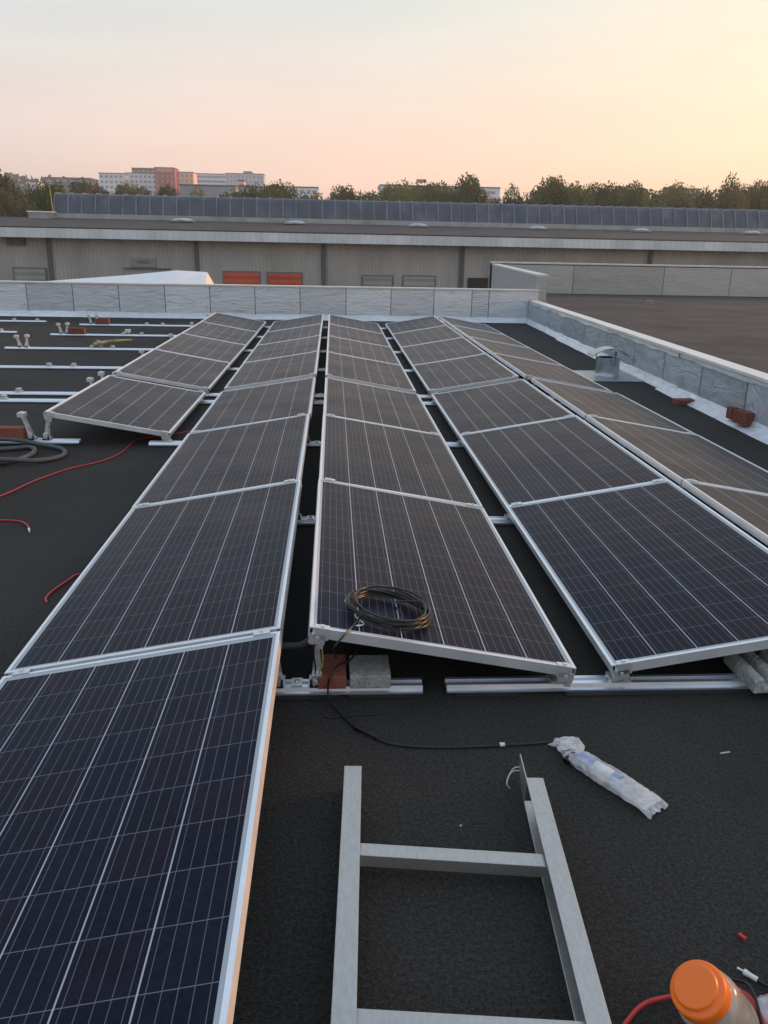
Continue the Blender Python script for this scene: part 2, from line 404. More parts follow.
def tube(bm, pts, r, seg=8, mi=0, closed=False):
    rings = []
    n = len(pts)
    up = Vector((0, 0, 1))
    for i, p in enumerate(pts):
        t = (pts[(i + 1) % n] - pts[i - 1]) if closed or 0 < i < n - 1 else (pts[1] - pts[0] if i == 0 else pts[-1] - pts[-2])
        t.normalize()
        a = t.cross(up)
        if a.length < .05: a = t.cross(Vector((1, 0, 0)))
        a.normalize(); b = t.cross(a)
        rr = r(i / max(1, n - 1)) if callable(r) else r
        rings.append([bm.verts.new(p + (a * math.cos(q) + b * math.sin(q)) * rr) for q in (2 * math.pi * k / seg for k in range(seg))])
    for i in range(n if closed else n - 1):
        A, B = rings[i], rings[(i + 1) % n]
        for k in range(seg):
            f = bm.faces.new((A[k], A[(k + 1) % seg], B[(k + 1) % seg], B[k])); f.material_index = mi; f.smooth = True
    if not closed:
        bm.faces.new(rings[0][::-1]).material_index = mi; bm.faces.new(rings[-1]).material_index = mi

def lathe(bm, prof, seg=32, M4=None, mi=0):
    rings = []
    for r, z in prof:
        rings.append([bm.verts.new((M4 or Matrix()) @ Vector((r * math.cos(2 * math.pi * k / seg), r * math.sin(2 * math.pi * k / seg), z))) for k in range(seg)])
    for A, B in zip(rings, rings[1:]):
        for k in range(seg):
            f = bm.faces.new((A[k], A[(k + 1) % seg], B[(k + 1) % seg], B[k])); f.material_index = mi; f.smooth = True
    return rings

# ------------------------------------------------------------------ the roofs and the ground
def structure(o):
    o['kind'] = 'structure'; return o
def grid_sheet(name, x0, x1, y0, y1, z, mat, step):
    bm = bmesh.new()
    nx = max(1, int((x1 - x0) / step)); ny = max(1, int((y1 - y0) / step))
    V = [[bm.verts.new((x0 + (x1 - x0) * i / nx, y0 + (y1 - y0) * j / ny, z)) for j in range(ny + 1)] for i in range(nx + 1)]
    for i in range(nx):
        for j in range(ny):
            bm.faces.new((V[i][j], V[i + 1][j], V[i + 1][j + 1], V[i][j + 1]))
    return structure(obj(name, bm, mat))

def rwx(y):            # inner face of the long parapet
    return 4.03 + .0395 * (y - 4.69)

# own flat roof as one slab whose right edge follows the long parapet
bm = bmesh.new()
prof = [(-30, -9), (rwx(-9) + .1, -9), (rwx(16.05) + .1, 16.05), (-30, 16.05)]
extrude(bm, prof, -.3, 0, 'z')
structure(obj('flat_roof', bm, M['bitumen']))
bm = bmesh.new()
extrude(bm, [(rwx(-9) + .1, -9), (45, -9), (45, 29.2), (5.9, 29.2), (4.95, 16.05), (rwx(16.05) + .1, 16.05)], -.3, .002, 'z')
structure(obj('adjoining_roof', bm, M['bitumen_brown']))
# welded laps of the bitumen sheets: real 4 mm steps
for y in (-.78, .22, 1.22):
    pass
structure(obj('ground', BX((0, 1200, -6.5), (5000, 2600, 1)), M['ground']))
# building body below the roofs, so nothing floats from other views
b = tag(obj('roof_building', BX((7.5, 10, -3.16), (75, 38.1, 5.7)), M['hall_wall']), 'low building carrying the black flat roof with the solar panels', 'building')

# ------------------------------------------------------------------ solar panels
PANELS = {
    ('Z', 2): (-1.6737, 4.9180, 0.1914, -0.1719, -0.0021), ('Z', 3): (-1.6696, 7.1097, 0.1936, -0.1731, 0.0016),
    ('Z', 4): (-1.6673, 9.0881, 0.1959, -0.1724, 0.0006), ('Z', 5): (-1.6663, 11.0643, 0.1973, -0.1719, 0.0007),
    ('Z', 6): (-1.6727, 13.0357, 0.2020, -0.1704, 0.0017),
    ('A', -1): (-0.5420, -0.9925, 0.1950, 0.1702, -0.0018), ('A', 0): (-0.5428, 0.9792, 0.1951, 0.1702, -0.0018),
    ('A', 1): (-0.5485, 2.9417, 0.1933, 0.1699, 0.0020), ('A', 2): (-0.5402, 4.9303, 0.1916, 0.1638, 0.0006),
    ('A', 3): (-0.5386, 7.1106, 0.1942, 0.1687, 0.0019), ('A', 4): (-0.5424, 9.0851, 0.1949, 0.1688, -0.0006),
    ('A', 5): (-0.5459, 11.0581, 0.1935, 0.1681, 0.0005), ('A', 6): (-0.5467, 13.0346, 0.1995, 0.1664, 0.0026),
    ('B', 0): (0.5390, 0.9552, 0.2046, -0.1814, -0.0022), ('B', 1): (0.5424, 2.9555, 0.1901, -0.1707, 0.0001),
    ('B', 2): (0.5445, 4.9311, 0.1870, -0.1709, 0.0002), ('B', 3): (0.5427, 7.1051, 0.1845, -0.1717, 0.0024),
    ('B', 4): (0.5430, 9.0830, 0.1884, -0.1712, 0.0007), ('B', 5): (0.5433, 11.0581, 0.1911, -0.1704, 0.0012),
    ('B', 6): (0.5442, 13.0343, 0.1951, -0.1695, 0.0010),
    ('C', 0): (1.6555, 0.9788, 0.1980, 0.1706, 0.0002), ('C', 1): (1.6578, 2.9449, 0.1955, 0.1723, -0.0001),
    ('C', 2): (1.6579, 4.9324, 0.1886, 0.1728, -0.0011), ('C', 3): (1.6551, 7.1088, 0.1874, 0.1706, -0.0004),
    ('C', 4): (1.6553, 9.0844, 0.1889, 0.1720, 0.0021), ('C', 5): (1.6584, 11.0591, 0.1927, 0.1723, 0.0003),
    ('C', 6): (1.6587, 13.0346, 0.1958, 0.1719, 0.0015),
    ('D', 0): (2.7179, 0.9805, 0.1967, -0.1717, 0.0006), ('D', 1): (2.7210, 2.9549, 0.1992, -0.1683, 0.0017),
    ('D', 2): (2.7195, 4.9300, 0.2016, -0.1685, 0.0019), ('D', 3): (2.7130, 7.1146, 0.1962, -0.1715, 0.0006),
    ('D', 4): (2.7130, 9.0910, 0.1988, -0.1709, 0.0010), ('D', 5): (2.7160, 11.0643, 0.1999, -0.1698, -0.0002),
    ('D', 6): (2.7220, 13.0377, 0.2027, -0.1700, 0.0015),
}
PW, PL, LIP, FD = .992, 1.956, .013, .038
def frame_mesh():
    bm = bmesh.new()
    w, l = PW / 2, PL / 2
    prof = [(0, 0), (LIP, 0), (LIP, -.0045), (.003, -.0045), (.003, -FD), (0, -FD)]   # lip over a thin web
    for sx in (-1, 1):
        extrude(bm, [(sx * (w - u), v) for u, v in prof], -l, l, 'y')
    for sy in (-1, 1):
        extrude(bm, [(sy * (l - u), v) for u, v in prof], -w + LIP, w - LIP, 'x')
    for v in bm.verts:                                     # corners: butt joints 1 mm proud
        pass
    return bm
def glass_bm():
    return BX((0, 0, -.0062), (PW - .012, PL - .012, .004))
def back_bm():
    bm = bmesh.new(); box(bm, (0, .78, -.02), (.11, .13, .02)); return bm
def clamp_bm():          # end clamp: a plate over the lip, folded down the frame's end
    bm = bmesh.new()
    box(bm, (0, .008, .003), (.052, .024, .005)); box(bm, (0, -.007, -.017), (.052, .006, .045))
    box(bm, (0, .006, .008), (.013, .013, .006)); return bm
def corner_bm():
    bm = bmesh.new(); box(bm, (0, 0, 0), (.058, .012, .036)); box(bm, (.016, .014, -.020), (.022, .03, .034)); box(bm, (-.016, .014, -.014), (.016, .03, .022)); box(bm, (0, -.008, .003), (.014, .006, .014)); return bm
def mid_bm():
    bm = bmesh.new()
    box(bm, (0, 0, .003), (.06, .036, .005)); box(bm, (0, 0, .008), (.012, .012, .006)); return bm
ROWNAME = {'Z': 'short row farthest left', 'A': 'row just left of the central ridge', 'B': 'row just right of the central ridge',
           'C': 'row just left of the second ridge', 'D': 'row farthest right beside the foil parapet'}
ORD = ['first', 'second', 'third', 'fourth', 'fifth', 'sixth', 'seventh', 'eighth']
COUNT = {'Z': 5, 'A': 8, 'B': 7, 'C': 7, 'D': 7}
FIRST = {'Z': 2, 'A': -1, 'B': 0, 'C': 0, 'D': 0}
SPECIAL = {('A', -1): 'large dark blue solar panel closest to the camera with its frame side glowing orange',
           ('B', 0): 'solar panel with the coil of black cable lying on it',
           ('C', 0): 'bluish solar panel above the grooved concrete paver, front of its row',
           ('Z', 2): 'solar panel standing alone at the front of the farthest left row',
           ('Z', 6): 'last solar panel of the farthest left row, touching the foil parapet in view'}
protos = {}
def add_part(proto, t, name, bmf, mat, loc=(0, 0, 0), rot=(0, 0, 0)):
    if proto not in protos:
        o = obj(name, bmf(), mat, t); protos[proto] = o
    else:
        o = protos[proto].copy(); COL.objects.link(o); o.parent = t; o.name = name
    o.location = loc; o.rotation_euler = rot
    return o
for (c, s), (x, y, z, t, b) in PANELS.items():
    k = s - FIRST[c]
    lab = SPECIAL.get((c, s)) or '%s solar panel from the front in the %s' % (ORD[k] if k < COUNT[c] - 1 else 'last', ROWNAME[c])
    p = thing('solar_panel', lab, 'solar panel', (x, y, z), (math.atan(b), -t, 0), 'solar panels tilted in ridged rows on the flat roof')
    add_part('frame', p, 'frame', frame_mesh, M['frame'])
    add_part('glass', p, 'glass', glass_bm, M['glass'])
    add_part('jbox', p, 'junction_box', back_bm, M['rubber'])
    if s in (-1, 0, 3) or (c, s) == ('Z', 2):
        if not (c == 'A' and s == 0):
            for dx in (-.45, .45):
                add_part('clamp', p, 'end_clamp', clamp_bm, M['clamp'], (dx, -PL / 2, 0))
    if (c, s) in (('B', 0), ('C', 0), ('Z', 2)):
        for dx in ((-.463, .463)):
            add_part('corner', p, 'corner_bracket', corner_bm, M['clamp'], (dx, -PL / 2 - .004, -.040))
    if s in (2, 6):
        for dx in (-.45, .45):
            add_part('clamp', p, 'end_clamp', clamp_bm, M['clamp'], (dx, PL / 2, 0), (0, 0, math.pi))
    else:
        for dx in (-.43, .43):
            add_part('mid', p, 'mid_clamp', mid_bm, M['clamp'], (dx, PL / 2 + .006, .0006))

# ------------------------------------------------------------------ mounting rails
RPROF = [(-.042, 0), (.042, 0), (.042, .009), (.031, .011), (.027, .034), (.010, .036), (.008, .022), (-.008, .022), (-.010, .036), (-.027, .034), (-.031, .011), (-.042, .009)]
def ridge_post_bm(lean, h):
    h += .018
    """two perforated upright plates joined by a foot and a hinged head"""
    bm = bmesh.new()
    box(bm, (0, 0, .006), (.06, .075, .012))
    for sy in (-1, 1):
        vs = []
        for z, w, dx in ((0.0, .044, 0), (.04, .034, lean * .15), (h * .55, .019, lean * .5), (h, .026, lean)):
            vs.append([bm.verts.new((dx + a * w / 2, sy * .022 + b2 * .0022, z + .012)) for a in (-1, 1) for b2 in (-1, 1)])
        for A, B in zip(vs, vs[1:]):
            for i, j in ((0, 1), (1, 3), (3, 2), (2, 0)):
                bm.faces.new((A[i], A[j], B[j], B[i]))
        bm.faces.new((vs[-1][0], vs[-1][1], vs[-1][3], vs[-1][2])); bm.faces.new((vs[0][2], vs[0][3], vs[0][1], vs[0][0]))
    box(bm, (lean, 0, h + .004), (.058, .066, .034)); box(bm, (lean * .5, 0, h * .5), (.012, .05, .012))
    box(bm, (lean, 0, h + .025), (.016, .016, .012))
    bmesh.ops.recalc_face_normals(bm, faces=bm.faces)
    return bm
def clip_bm():
    bm = bmesh.new(); box(bm, (0, -.046, .024), (.034, .005, .012), Euler((0, .5, 0)).to_matrix()); box(bm, (0, -.047, .024), (.034, .005, .010), Euler((0, -.5, 0)).to_matrix()); box(bm, (0, -.030, .042), (.036, .030, .022)); return bm
def foot_bm():
    bm = bmesh.new()
    box(bm, (0, 0, .006), (.075, .07, .011)); box(bm, (-.012, 0, .022), (.01, .06, .03)); box(bm, (.022, 0, .022), (.01, .06, .03))
    box(bm, (.005, 0, .034), (.05, .056, .008)); box(bm, (.004, -.024, .018), (.02, .012, .02)); return bm
def bolt_bm():
    bm = bmesh.new(); box(bm, (0, 0, .002), (.04, .06, .004)); lathe(bm, [(.0, .012), (.009, .012), (.009, .002)], 6); return bm
RG = 'aluminium mounting rails lying across the roof'
def rail(label, x0, x1, y, posts=(), feet=(), bolts=(), pads=()):
    t = thing('mounting_rail', label, 'rail', ((x0 + x1) / 2, y, 0), (0, 0, 0), RG)
    cx = (x0 + x1) / 2
    bm = bmesh.new(); extrude(bm, [(u * 1.08, v * .72 + .008) for u, v in RPROF], x0 - cx, x1 - cx, 'x')
    obj('channel', bm, M['channel'], t)
    for a, b2 in (pads or ((x0 + .02, x1 - .02),)):
        obj('rubber_pad', BX(((a + b2) / 2 - cx, -.014, .004), (b2 - a, .118, .0079)), M['rubber'], t)
    for px, lean, h in posts:
        o = obj('ridge_post', ridge_post_bm(lean, h), M['steel'], t); o.location = (px - cx, 0, .0340)
        q_ = obj('rubber_shoe', BX((0, -.036, .016), (.052, .016, .030)), M['rubber'], t, bevel=.003); q_.location = (px - cx, 0, .0340)
        add_part('clip', t, 'spring_clip', clip_bm, M['clamp'], (px - cx, 0, .0340))
    for px in feet:
        o = add_part('foot', t, 'valley_foot', foot_bm, M['steel'], (px - cx, 0, .0340))
    for px in bolts:
        o = add_part('bolt', t, 'bolt_plate', bolt_bm, M['clamp'], (px - cx, 0, .0340))
    return t

YB = (.046, 1.985, 3.965, 5.83, 6.25, 8.19, 10.165, 12.14, 14.0)
# front rail pieces
rail('short ribbed aluminium rail carrying the red brick and the square grey block', -1.12, .466, YB[0], posts=((-.075, -.005, .175), (.075, .0, .185)), feet=(-.99,), bolts=(0.0,),
     pads=((.19, .47), (-1.1, .16)))
rail('long ribbed aluminium rail under the front panel corners, grooved paver on it', .556, 3.3, YB[0], feet=(.985, 1.215, 3.15), posts=((2.12, .02, .175), (2.26, -.02, .175)), pads=((.59, .82), (1.0, 3.28)))
rn = ['first rail behind the front edge, seen in the gap between panel rows', 'second rail behind the front edge, seen in the gap between panel rows', 'rail under the back end of the near panel block', 'rail under the front end of the far panel block',
      'rail under the first seam of the far panel block', 'rail under the middle seam of the far panel block', 'rail under the last seam of the far panel block', 'rail under the far end of the panels by the foil parapet']
XA = (-.99, .99, 1.21, 3.16)
XP = ((-.085, 0, .18), (.085, 0, .18), (2.11, 0, .18), (2.265, 0, .18))
for i, y in enumerate(YB[1:], 1):
    if i < 2:
        rail(rn[i - 1], -1.085, 3.35, y, posts=XP, feet=XA, bolts=(0.0, 2.19))
    elif i == 2:
        # front rail of the lone left panel runs on to the left
        rail('long aluminium rail under the lone left panel, red brick lying on its end', -3.4, -1.93, 4.02, posts=((-2.31, -.06, .18), (-2.19, .03, .185)), bolts=(-2.25,))
        rail(rn[i - 1], -1.36, 3.35, y, posts=XP, feet=XA + (-1.22,), bolts=(0.0, 2.19))
    else:
        left = {3: -7.0, 4: -7.0, 5: -4.86, 6: -4.8, 7: -4.76, 8: -4.80}[i]
        lp = () if i in (3, 4) else ((-4.58, -.04, .135), (-4.48, .015, .145)) if i != 5 else ((-4.58, 0, .08),)
        name = {3: 'near one of the double rails on the bare roof, beside the lone left panel', 4: 'far one of the double rails on the bare roof, beside the lone left panel',
                5: 'rail with two small feet on the bare roof, just beyond the double rails', 6: 'rail with two white posts and a yellow tool on it',
                7: 'rail with two white posts and a red brick beside them', 8: 'rail nearest the foil parapet, red brick on its end'}[i]
        rail(name, left, -.9 if i > 4 else -.9, y, posts=lp + ((-2.3, -.03, .18), (-2.18, .0, .18)), feet=(-3.52, -3.21, -1.25, -.98))
        rail(rn[i - 1], -.82, 3.35, y, posts=XP, feet=(.99, 1.21, 3.16), bolts=(0.0, 2.19))
rail('rail at the roof edge ending left of the white post pairs, nearer piece', -9.5, -5.45, 12.45, feet=(-5.72, -6.2))
rail('rail at the roof edge ending left of the white post pairs, piece by the parapet', -9.5, -5.62, 14.55, feet=(-5.8, -6.25))

# ------------------------------------------------------------------ ballast bricks and blocks
def brick(name, label, cat, c, s, rz=0, mat='brick', group=None, rough=.0018):
    bm = BX((0, 0, s[2] / 2), s)
    bmesh.ops.subdivide_edges(bm, edges=bm.edges, cuts=5, use_grid_fill=True)
    for v in bm.verts:
        n = noise.noise_vector(v.co * 19 + Vector(c) * 7)
        v.co += n * rough * .6
    o = obj(name, bm, M[mat], bevel=.004); o.location = c; o.rotation_euler = (0, 0, rz)
    return tag(o, label, cat, group)
BG = 'red ballast bricks'
ZR = .046
brick('brick', 'red brick standing beside the square grey block on the front rail', 'brick', (.130, .085, .0340), (.105, .18, .050), 0, group=BG)
brick('concrete_block', 'square grey concrete block beside the red brick on the front rail', 'block', (.270, .078, .0340), (.150, .165, .052), 0, 'concrete')
brick('brick', 'red brick on the rail end in front of the lone left panel', 'brick', (-2.51, 4.02, .0340), (.30, .10, .10), 0.02, group=BG)
brick('brick', 'red brick beside two white posts on the third bare rail', 'brick', (-4.31, YB[7], .0340), (.27, .10, .10), 0, group=BG)
brick('brick', 'red brick on the bare rail nearest the foil parapet', 'brick', (-4.36, YB[8], .0340), (.26, .10, .10), 0, group=BG)
brick('brick', 'flat red brick lying on the black roof below the long foil parapet', 'brick', (3.97, 6.02, .0), (.22, .13, .055), .15, group=BG)
brick('brick', 'smaller upright red brick of the pair leaning by the long parapet', 'brick', (4.0, 4.98, .05), (.07, .10, .115), .03, group=BG)
brick('brick', 'larger red brick of the pair against the long parapet', 'brick', (3.985, 4.72, .05), (.09, .21, .125), .1, group=BG)
# grooved paver
bm = bmesh.new()
prof = [(-.15, 0), (.15, 0), (.15, .058), (.098, .058), (.086, .030), (.062, .030), (.05, .058), (-.0, .058), (-.012, .030), (-.036, .030), (-.048, .058), (-.09, .058), (-.135, .058), (-.15, .048)]
prof = [(-.15, 0), (.15, 0), (.15, .058), (.10, .058), (.09, .028), (.06, .028), (.05, .058), (.0, .058), (-.01, .028), (-.035, .028), (-.045, .058), (-.078, .058), (-.086, .026), (-.108, .026), (-.116, .058), (-.140, .058), (-.15, .048)]
extrude(bm, prof, -.12, .12, 'y')
bmesh.ops.subdivide_edges(bm, edges=[e for e in bm.edges if e.calc_length() > .2], cuts=8)
for v in bm.verts:
    v.co += noise.noise_vector(v.co * 23) * .0022
o = obj('grooved_paver', bm, M['paver'], bevel=.003)
o.location = (1.832, .045, .0340); o.rotation_euler = (0, 0, .02)
tag(o, 'grey concrete paver with long grooves lying on the front rail under a panel', 'paver')

# ------------------------------------------------------------------ cables
def cable(name, label, cat, pts, r, mat, extra=None, seg=8, n=8):
    t = thing(name, label, cat, tuple(pts[0]))
    o0 = Vector(pts[0])
    bm = bmesh.new(); tube(bm, [q - o0 for q in catmull(pts, n)], r, seg)
    obj('sheath', bm, M[mat], t)
    for nm, a, b2, rr, mt in (extra or ()):
        bm = bmesh.new(); a, b2 = Vector(a) - o0, Vector(b2) - o0
        tube(bm, [a + (b2 - a) * f for f in (0, .08, .1, .45, .5, .9, 1)], lambda q: rr * (1.0 if .09 < q < .47 else .8), 10)
        obj(nm, bm, M[mt], t)
    return t
# black lead from the coil down over the brick to the wrapped parcel
cable('black_cable', 'thin black cable looping past the red brick to the wrapped parcel on the roof', 'cable',
      [(.262, .20, .115), (.235, .16, .112), (.194, .075, .108), (.150, .03, .112), (.122, -.012, .085), (.115, -.022, .035), (.128, -.06, .008), (.151, -.107, .006), (.202, -.204, .006), (.242, -.251, .008), (.316, -.309, .006), (.418, -.335, .006), (.587, -.341, .006), (.695, -.334, .006), (.80, -.328, .006), (.971, -.306, .006)],
      .0036, 'cable', extra=(('connector', (.205, -.212, .009), (.285, -.285, .009), .0085, 'cable'), ('white_tag', (.688, -.335, .009), (.704, -.334, .009), .0085, 'white'), ('plug', (.90, -.318, .009), (.965, -.307, .009), .008, 'cable')))
cable('loose_wire', 'short black wire offcut on the roof in front of the bricks', 'wire', [(.10, -.139, .004), (.13, -.145, .004), (.2, -.134, .004), (.293, -.127, .004)], .0025, 'cable')
# coil on panel
PBm = Matrix.Translation((.539, .9552, .2046)) @ Euler((math.atan(-.0022), .1814, 0)).to_matrix().to_4x4()
t = thing('cable_coil', 'coil of thin black cable lying on a solar panel near its front corner', 'cable coil', PBm @ Vector((-.2, -.755, 0)), (math.atan(-.0022), .1814, 0))
rnd = random.Random(3)
bm = bmesh.new()
pts = []
turns = 11
for i in range(turns * 40):
    a = 2 * math.pi * i / 40
    k = i // 40
    ph = k * 1.7
    rr = 1 + .07 * math.sin(a + ph) + .03 * math.sin(2 * a + ph * 2) - .012 * (k % 3)
    pts.append(Vector((.148 * rr * math.cos(a + .5) + .006 * math.sin(ph), .150 * rr * math.sin(a + .5) + .008 * math.cos(ph * 1.3), .009 + .0042 * k * (.75 + .25 * math.sin(a * .5 + ph)) + .004 * math.sin(a * 1.5 + ph))))
for q in pts: q.z = max(q.z, .007)
pts += catmull([pts[-1], Vector((.02, .03, .035)), Vector((.05, -.03, .02)), Vector((.045, -.07, .007))], 8)[1:]
tube(bm, pts, .0036, 7)
obj('loops', bm, M['cable'], t).name = 'loop'
bm = bmesh.new(); tube(bm, [Vector(q) for q in catmull([(-.11, -.09, .02), (-.118, -.12, .012), (-.14, -.18, .008), (-.158, -.215, .004), (-.18, -.25, -.012), (-.20, -.262, -.05), (-.185, -.25, -.09)], 8)], .0040, 7)
obj('lead', bm, M['cable'], t)
bm = bmesh.new(); tube(bm, [Vector(q) for q in catmull([(-.148, .0, .008), (-.165, .02, .012), (-.16, .04, .016)], 6)], .0045, 7); obj('white_plug', bm, M['white'], t)
bm = bmesh.new(); tube(bm, [Vector(q) for q in catmull([(-.13, -.07, .006), (-.125, -.11, .01), (-.10, -.15, .008), (-.13, -.17, .006)], 6)], .003, 6); obj('tie', bm, M['steel'], t)

cable('red_cable', 'long red cable running from under the lone left panel across the roof', 'cable',
      [(-.98, 4.4, .05), (-1.2, 4.33, .02), (-1.399, 4.242, .006), (-1.506, 4.09, .006), (-1.52, 3.709, .006), (-1.60, 3.426, .006), (-1.78, 3.191, .006), (-1.912, 2.873, .006), (-2.006, 2.519, .006), (-2.2, 2.2, .006), (-2.8, 2.0, .006)], .005, 'redcable')
cable('red_cable', 'short red cable end with pale tip lying alone on the roof', 'cable', [(-2.4, 2.06, .006), (-2.003, 2.052, .006), (-1.823, 2.033, .006), (-1.71, 2.014, .006), (-1.636, 1.941, .006), (-1.60, 1.87, .006)], .005, 'redcable',
      extra=(('bare_tip', (-1.605, 1.88, .006), (-1.585, 1.83, .006), .007, 'white'),))
cable('red_cable', 'curled red cable poking out under a near panel edge', 'cable', [(-.95, 1.25, .012), (-1.12, 1.189, .006), (-1.15, 1.12, .006), (-1.183, .991, .006), (-1.19, .899, .006), (-1.167, .843, .006)], .005, 'redcable')
t = cable('grey_conduit', 'two loops of thick grey conduit by the brick at the bare rails', 'conduit',
      [(-3.3, 3.72, .02), (-2.9, 3.70, .02), (-2.449, 3.73, .02), (-2.26, 3.80, .02), (-2.17, 3.64, .02), (-2.2, 3.43, .02), (-2.32, 3.303, .02), (-2.6, 3.25, .02), (-3.0, 3.35, .022), (-2.9, 3.75, .06), (-2.5, 3.90, .062), (-2.18, 3.85, .03), (-1.99, 3.74, .02), (-1.922, 3.54, .02), (-2.044, 3.37, .022), (-2.3, 3.27, .055), (-2.7, 3.2, .05), (-3.2, 3.3, .02)], .018, 'greycable', n=6)
cable('grey_conduit', 'grey conduit hanging in the ridge gap behind the front bracket', 'conduit', [(-.30, .25, .05), (-.12, .20, .10), (-.05, .18, .118), (.02, .2, .115), (.10, .3, .15), (.12, .6, .14), (.2, 1.0, .05)], .013, 'greycable')
t = thing('ground_wire', 'yellow and green wire hanging from the ridge bracket beside the red brick', 'wire', (.08, .03, .2))
bm = bmesh.new(); tube(bm, catmull([(0.0, 0, .02), (.014, -.012, -.02), (.016, -.016, -.07), (.004, -.01, -.11), (-.006, 0, -.13)], 8), .0028, 6); obj('yellow_wire', bm, M['yellow'], t)
bm = bmesh.new(); tube(bm, catmull([(-.012, -.004, .02), (-.016, -.02, -.03), (-.01, -.02, -.09), (-.014, 0, -.13)], 8), .003, 6); obj('dark_wire', bm, M['cable'], t)

# ------------------------------------------------------------------ aluminium ladder on the roof
t = thing('aluminium_ladder', 'weathered aluminium ladder section lying flat on the black roof', 'ladder', (.44, -1.2, 0))
def stile_bm(p0, p1, side, web_ext=0):
    """C channel open towards the rungs; side = +1 web on the right"""
    bm = bmesh.new()
    d = Vector((p1[0] - p0[0], p1[1] - p0[1], 0)); ln = d.length
    w, h, th = .052, .086, .004
    if side > 0:
        prof = [(w / 2, 0), (w / 2, h), (-w / 2, h), (-w / 2, h - th), (w / 2 - th, h - th), (w / 2 - th, th), (-w / 2, th), (-w / 2, 0)]
    else:
        prof = [(-w / 2, 0), (-w / 2, h), (w / 2, h), (w / 2, h - th), (-w / 2 + th, h - th), (-w / 2 + th, th), (w / 2, th), (w / 2, 0)]
    extrude(bm, prof, 0, ln, 'y')
    if web_ext:
        x0, x1 = (w / 2 - th, w / 2)
        A = [(-.0, 0), (-.0, h), (-.125, h - .004), (-.10, .02)]
        va = [bm.verts.new((x0, y, z)) for y, z in A]; vb = [bm.verts.new((x1, y, z)) for y, z in A]
        bm.faces.new(va); bm.faces.new(vb[::-1])
        for i in range(4):
            j = (i + 1) % 4; bm.faces.new((va[i], vb[i], vb[j], va[j]))
        bmesh.ops.recalc_face_normals(bm, faces=bm.faces)
    ang = math.atan2(d.y, d.x) - math.pi / 2
    bm.transform(Matrix.Translation((p0[0], p0[1], 0)) @ Matrix.Rotation(ang, 4, 'Z'))
    return bm
O = Vector((.44, -1.2, 0))
def loc(x, y): return (x - O.x, y - O.y)
# stile length runs towards the camera: swap side because the local axis is turned round
obj('stile', stile_bm(loc(.194, -.544), loc(.118, -2.2), 1), M['ladder'], t, bevel=.0015)
obj('stile', stile_bm(loc(.7315, -.62), loc(.618, -2.2), -1, 1), M['ladder'], t, bevel=.0015)
def rung(p0, p1, z=.055):
    bm = bmesh.new()
    a, b2 = Vector((*loc(*p0), z)), Vector((*loc(*p1), z)); d = b2 - a
    ang = math.atan2(d.y, d.x)
    box(bm, (a + b2) / 2, (d.length, .046, .036), Matrix.Rotation(ang, 3, 'Z'))
    for q in (.04, .96):
        box(bm, a + d * q + Vector((0, 0, .0195)), (.012, .012, .003))
    obj('rung', bm, M['ladder'], t, bevel=.003)
rung((.172, -.884), (.715, -.952)); rung((.15, -1.38), (.675, -1.437)); rung((.13, -1.88), (.64, -1.93))
t = thing('wire_offcut', 'thin grey wire loops beside the pointed end of the ladder', 'wire', (.69, -.54, 0))
for dz in (0, .012):
    bm = bmesh.new(); tube(bm, catmull([(.035, .03, .03 + dz), (.008, .026, .034 + dz), (-.012, .012, .028), (-.022, -.008, .012), (-.014, -.018, .003)], 8), .0022, 6); obj('strand', bm, M['steel'], t)

# ------------------------------------------------------------------ wrapped parcel
t = thing('wrapped_parcel', 'crumpled clear plastic wrapper round a blue printed tube on the roof', 'package', (.98, -.52, 0))
PO = Vector((.98, -.52, 0))
axis0, axis1 = Vector((.902, -.405, .022)), Vector((1.082, -.675, .020))
d = (axis1 - axis0); d.z = 0; ln = d.length; d.normalize(); sidev = Vector((-d.y, d.x, 0))
def crumple(p, amp, sc_):
    return Vector(noise.noise_vector(p * sc_)) * amp + Vector(noise.noise_vector(p * sc_ * 2.7)) * amp * .5
bm = bmesh.new()
NS, NR = 64, 40
rings = []
for i in range(NS + 1):
    f = i / NS
    c = axis0 + d * (ln * f) - PO
    w = .031 + .014 * min(1, f / .35) + .002 * math.sin(f * 17); h = .025 * min(1, .5 + f * 3) * (1 - max(0, f - .72) * 2.7)
    ring = []
    for k in range(NR):
        a = 2 * math.pi * k / NR
        ca, sa = math.cos(a), math.sin(a)
        p = c + sidev * (w * ca) + Vector((0, 0, max(h, .004) * (abs(sa) ** .8) * (1 if sa > 0 else -1)))
        # long creases pulled along the wrapper plus small crumples
        fold = abs(noise.noise(Vector((f * 2.5, a * 1.6, 4)))) * .009 + abs(noise.noise(Vector((f * 7, a * 3.5, 9)))) * .004
        p += (sidev * ca * .6 + Vector((0, 0, sa))) * (fold - .005) + crumple(p, .0022, 60)
        p.z = max(p.z, .002 + .0008 * math.sin(k * 1.7)); ring.append(bm.verts.new(p))
    rings.append(ring)
for A, B in zip(rings, rings[1:]):
    for k in range(NR): bm.faces.new((A[k], A[(k + 1) % NR], B[(k + 1) % NR], B[k]))
obj('wrapper', bm, M['film'], t)
bm = bmesh.new(); rings = []
ends = [Vector((.907, -.412, .024)), Vector((.912, -.385, .030)), Vector((.915, -.358, .026)), Vector((.897, -.342, .020)), Vector((.87, -.336, .012)), Vector((.851, -.331, .006))]
ws = [.036, .040, .036, .026, .014, .003]
cp = catmull(ends, 7)
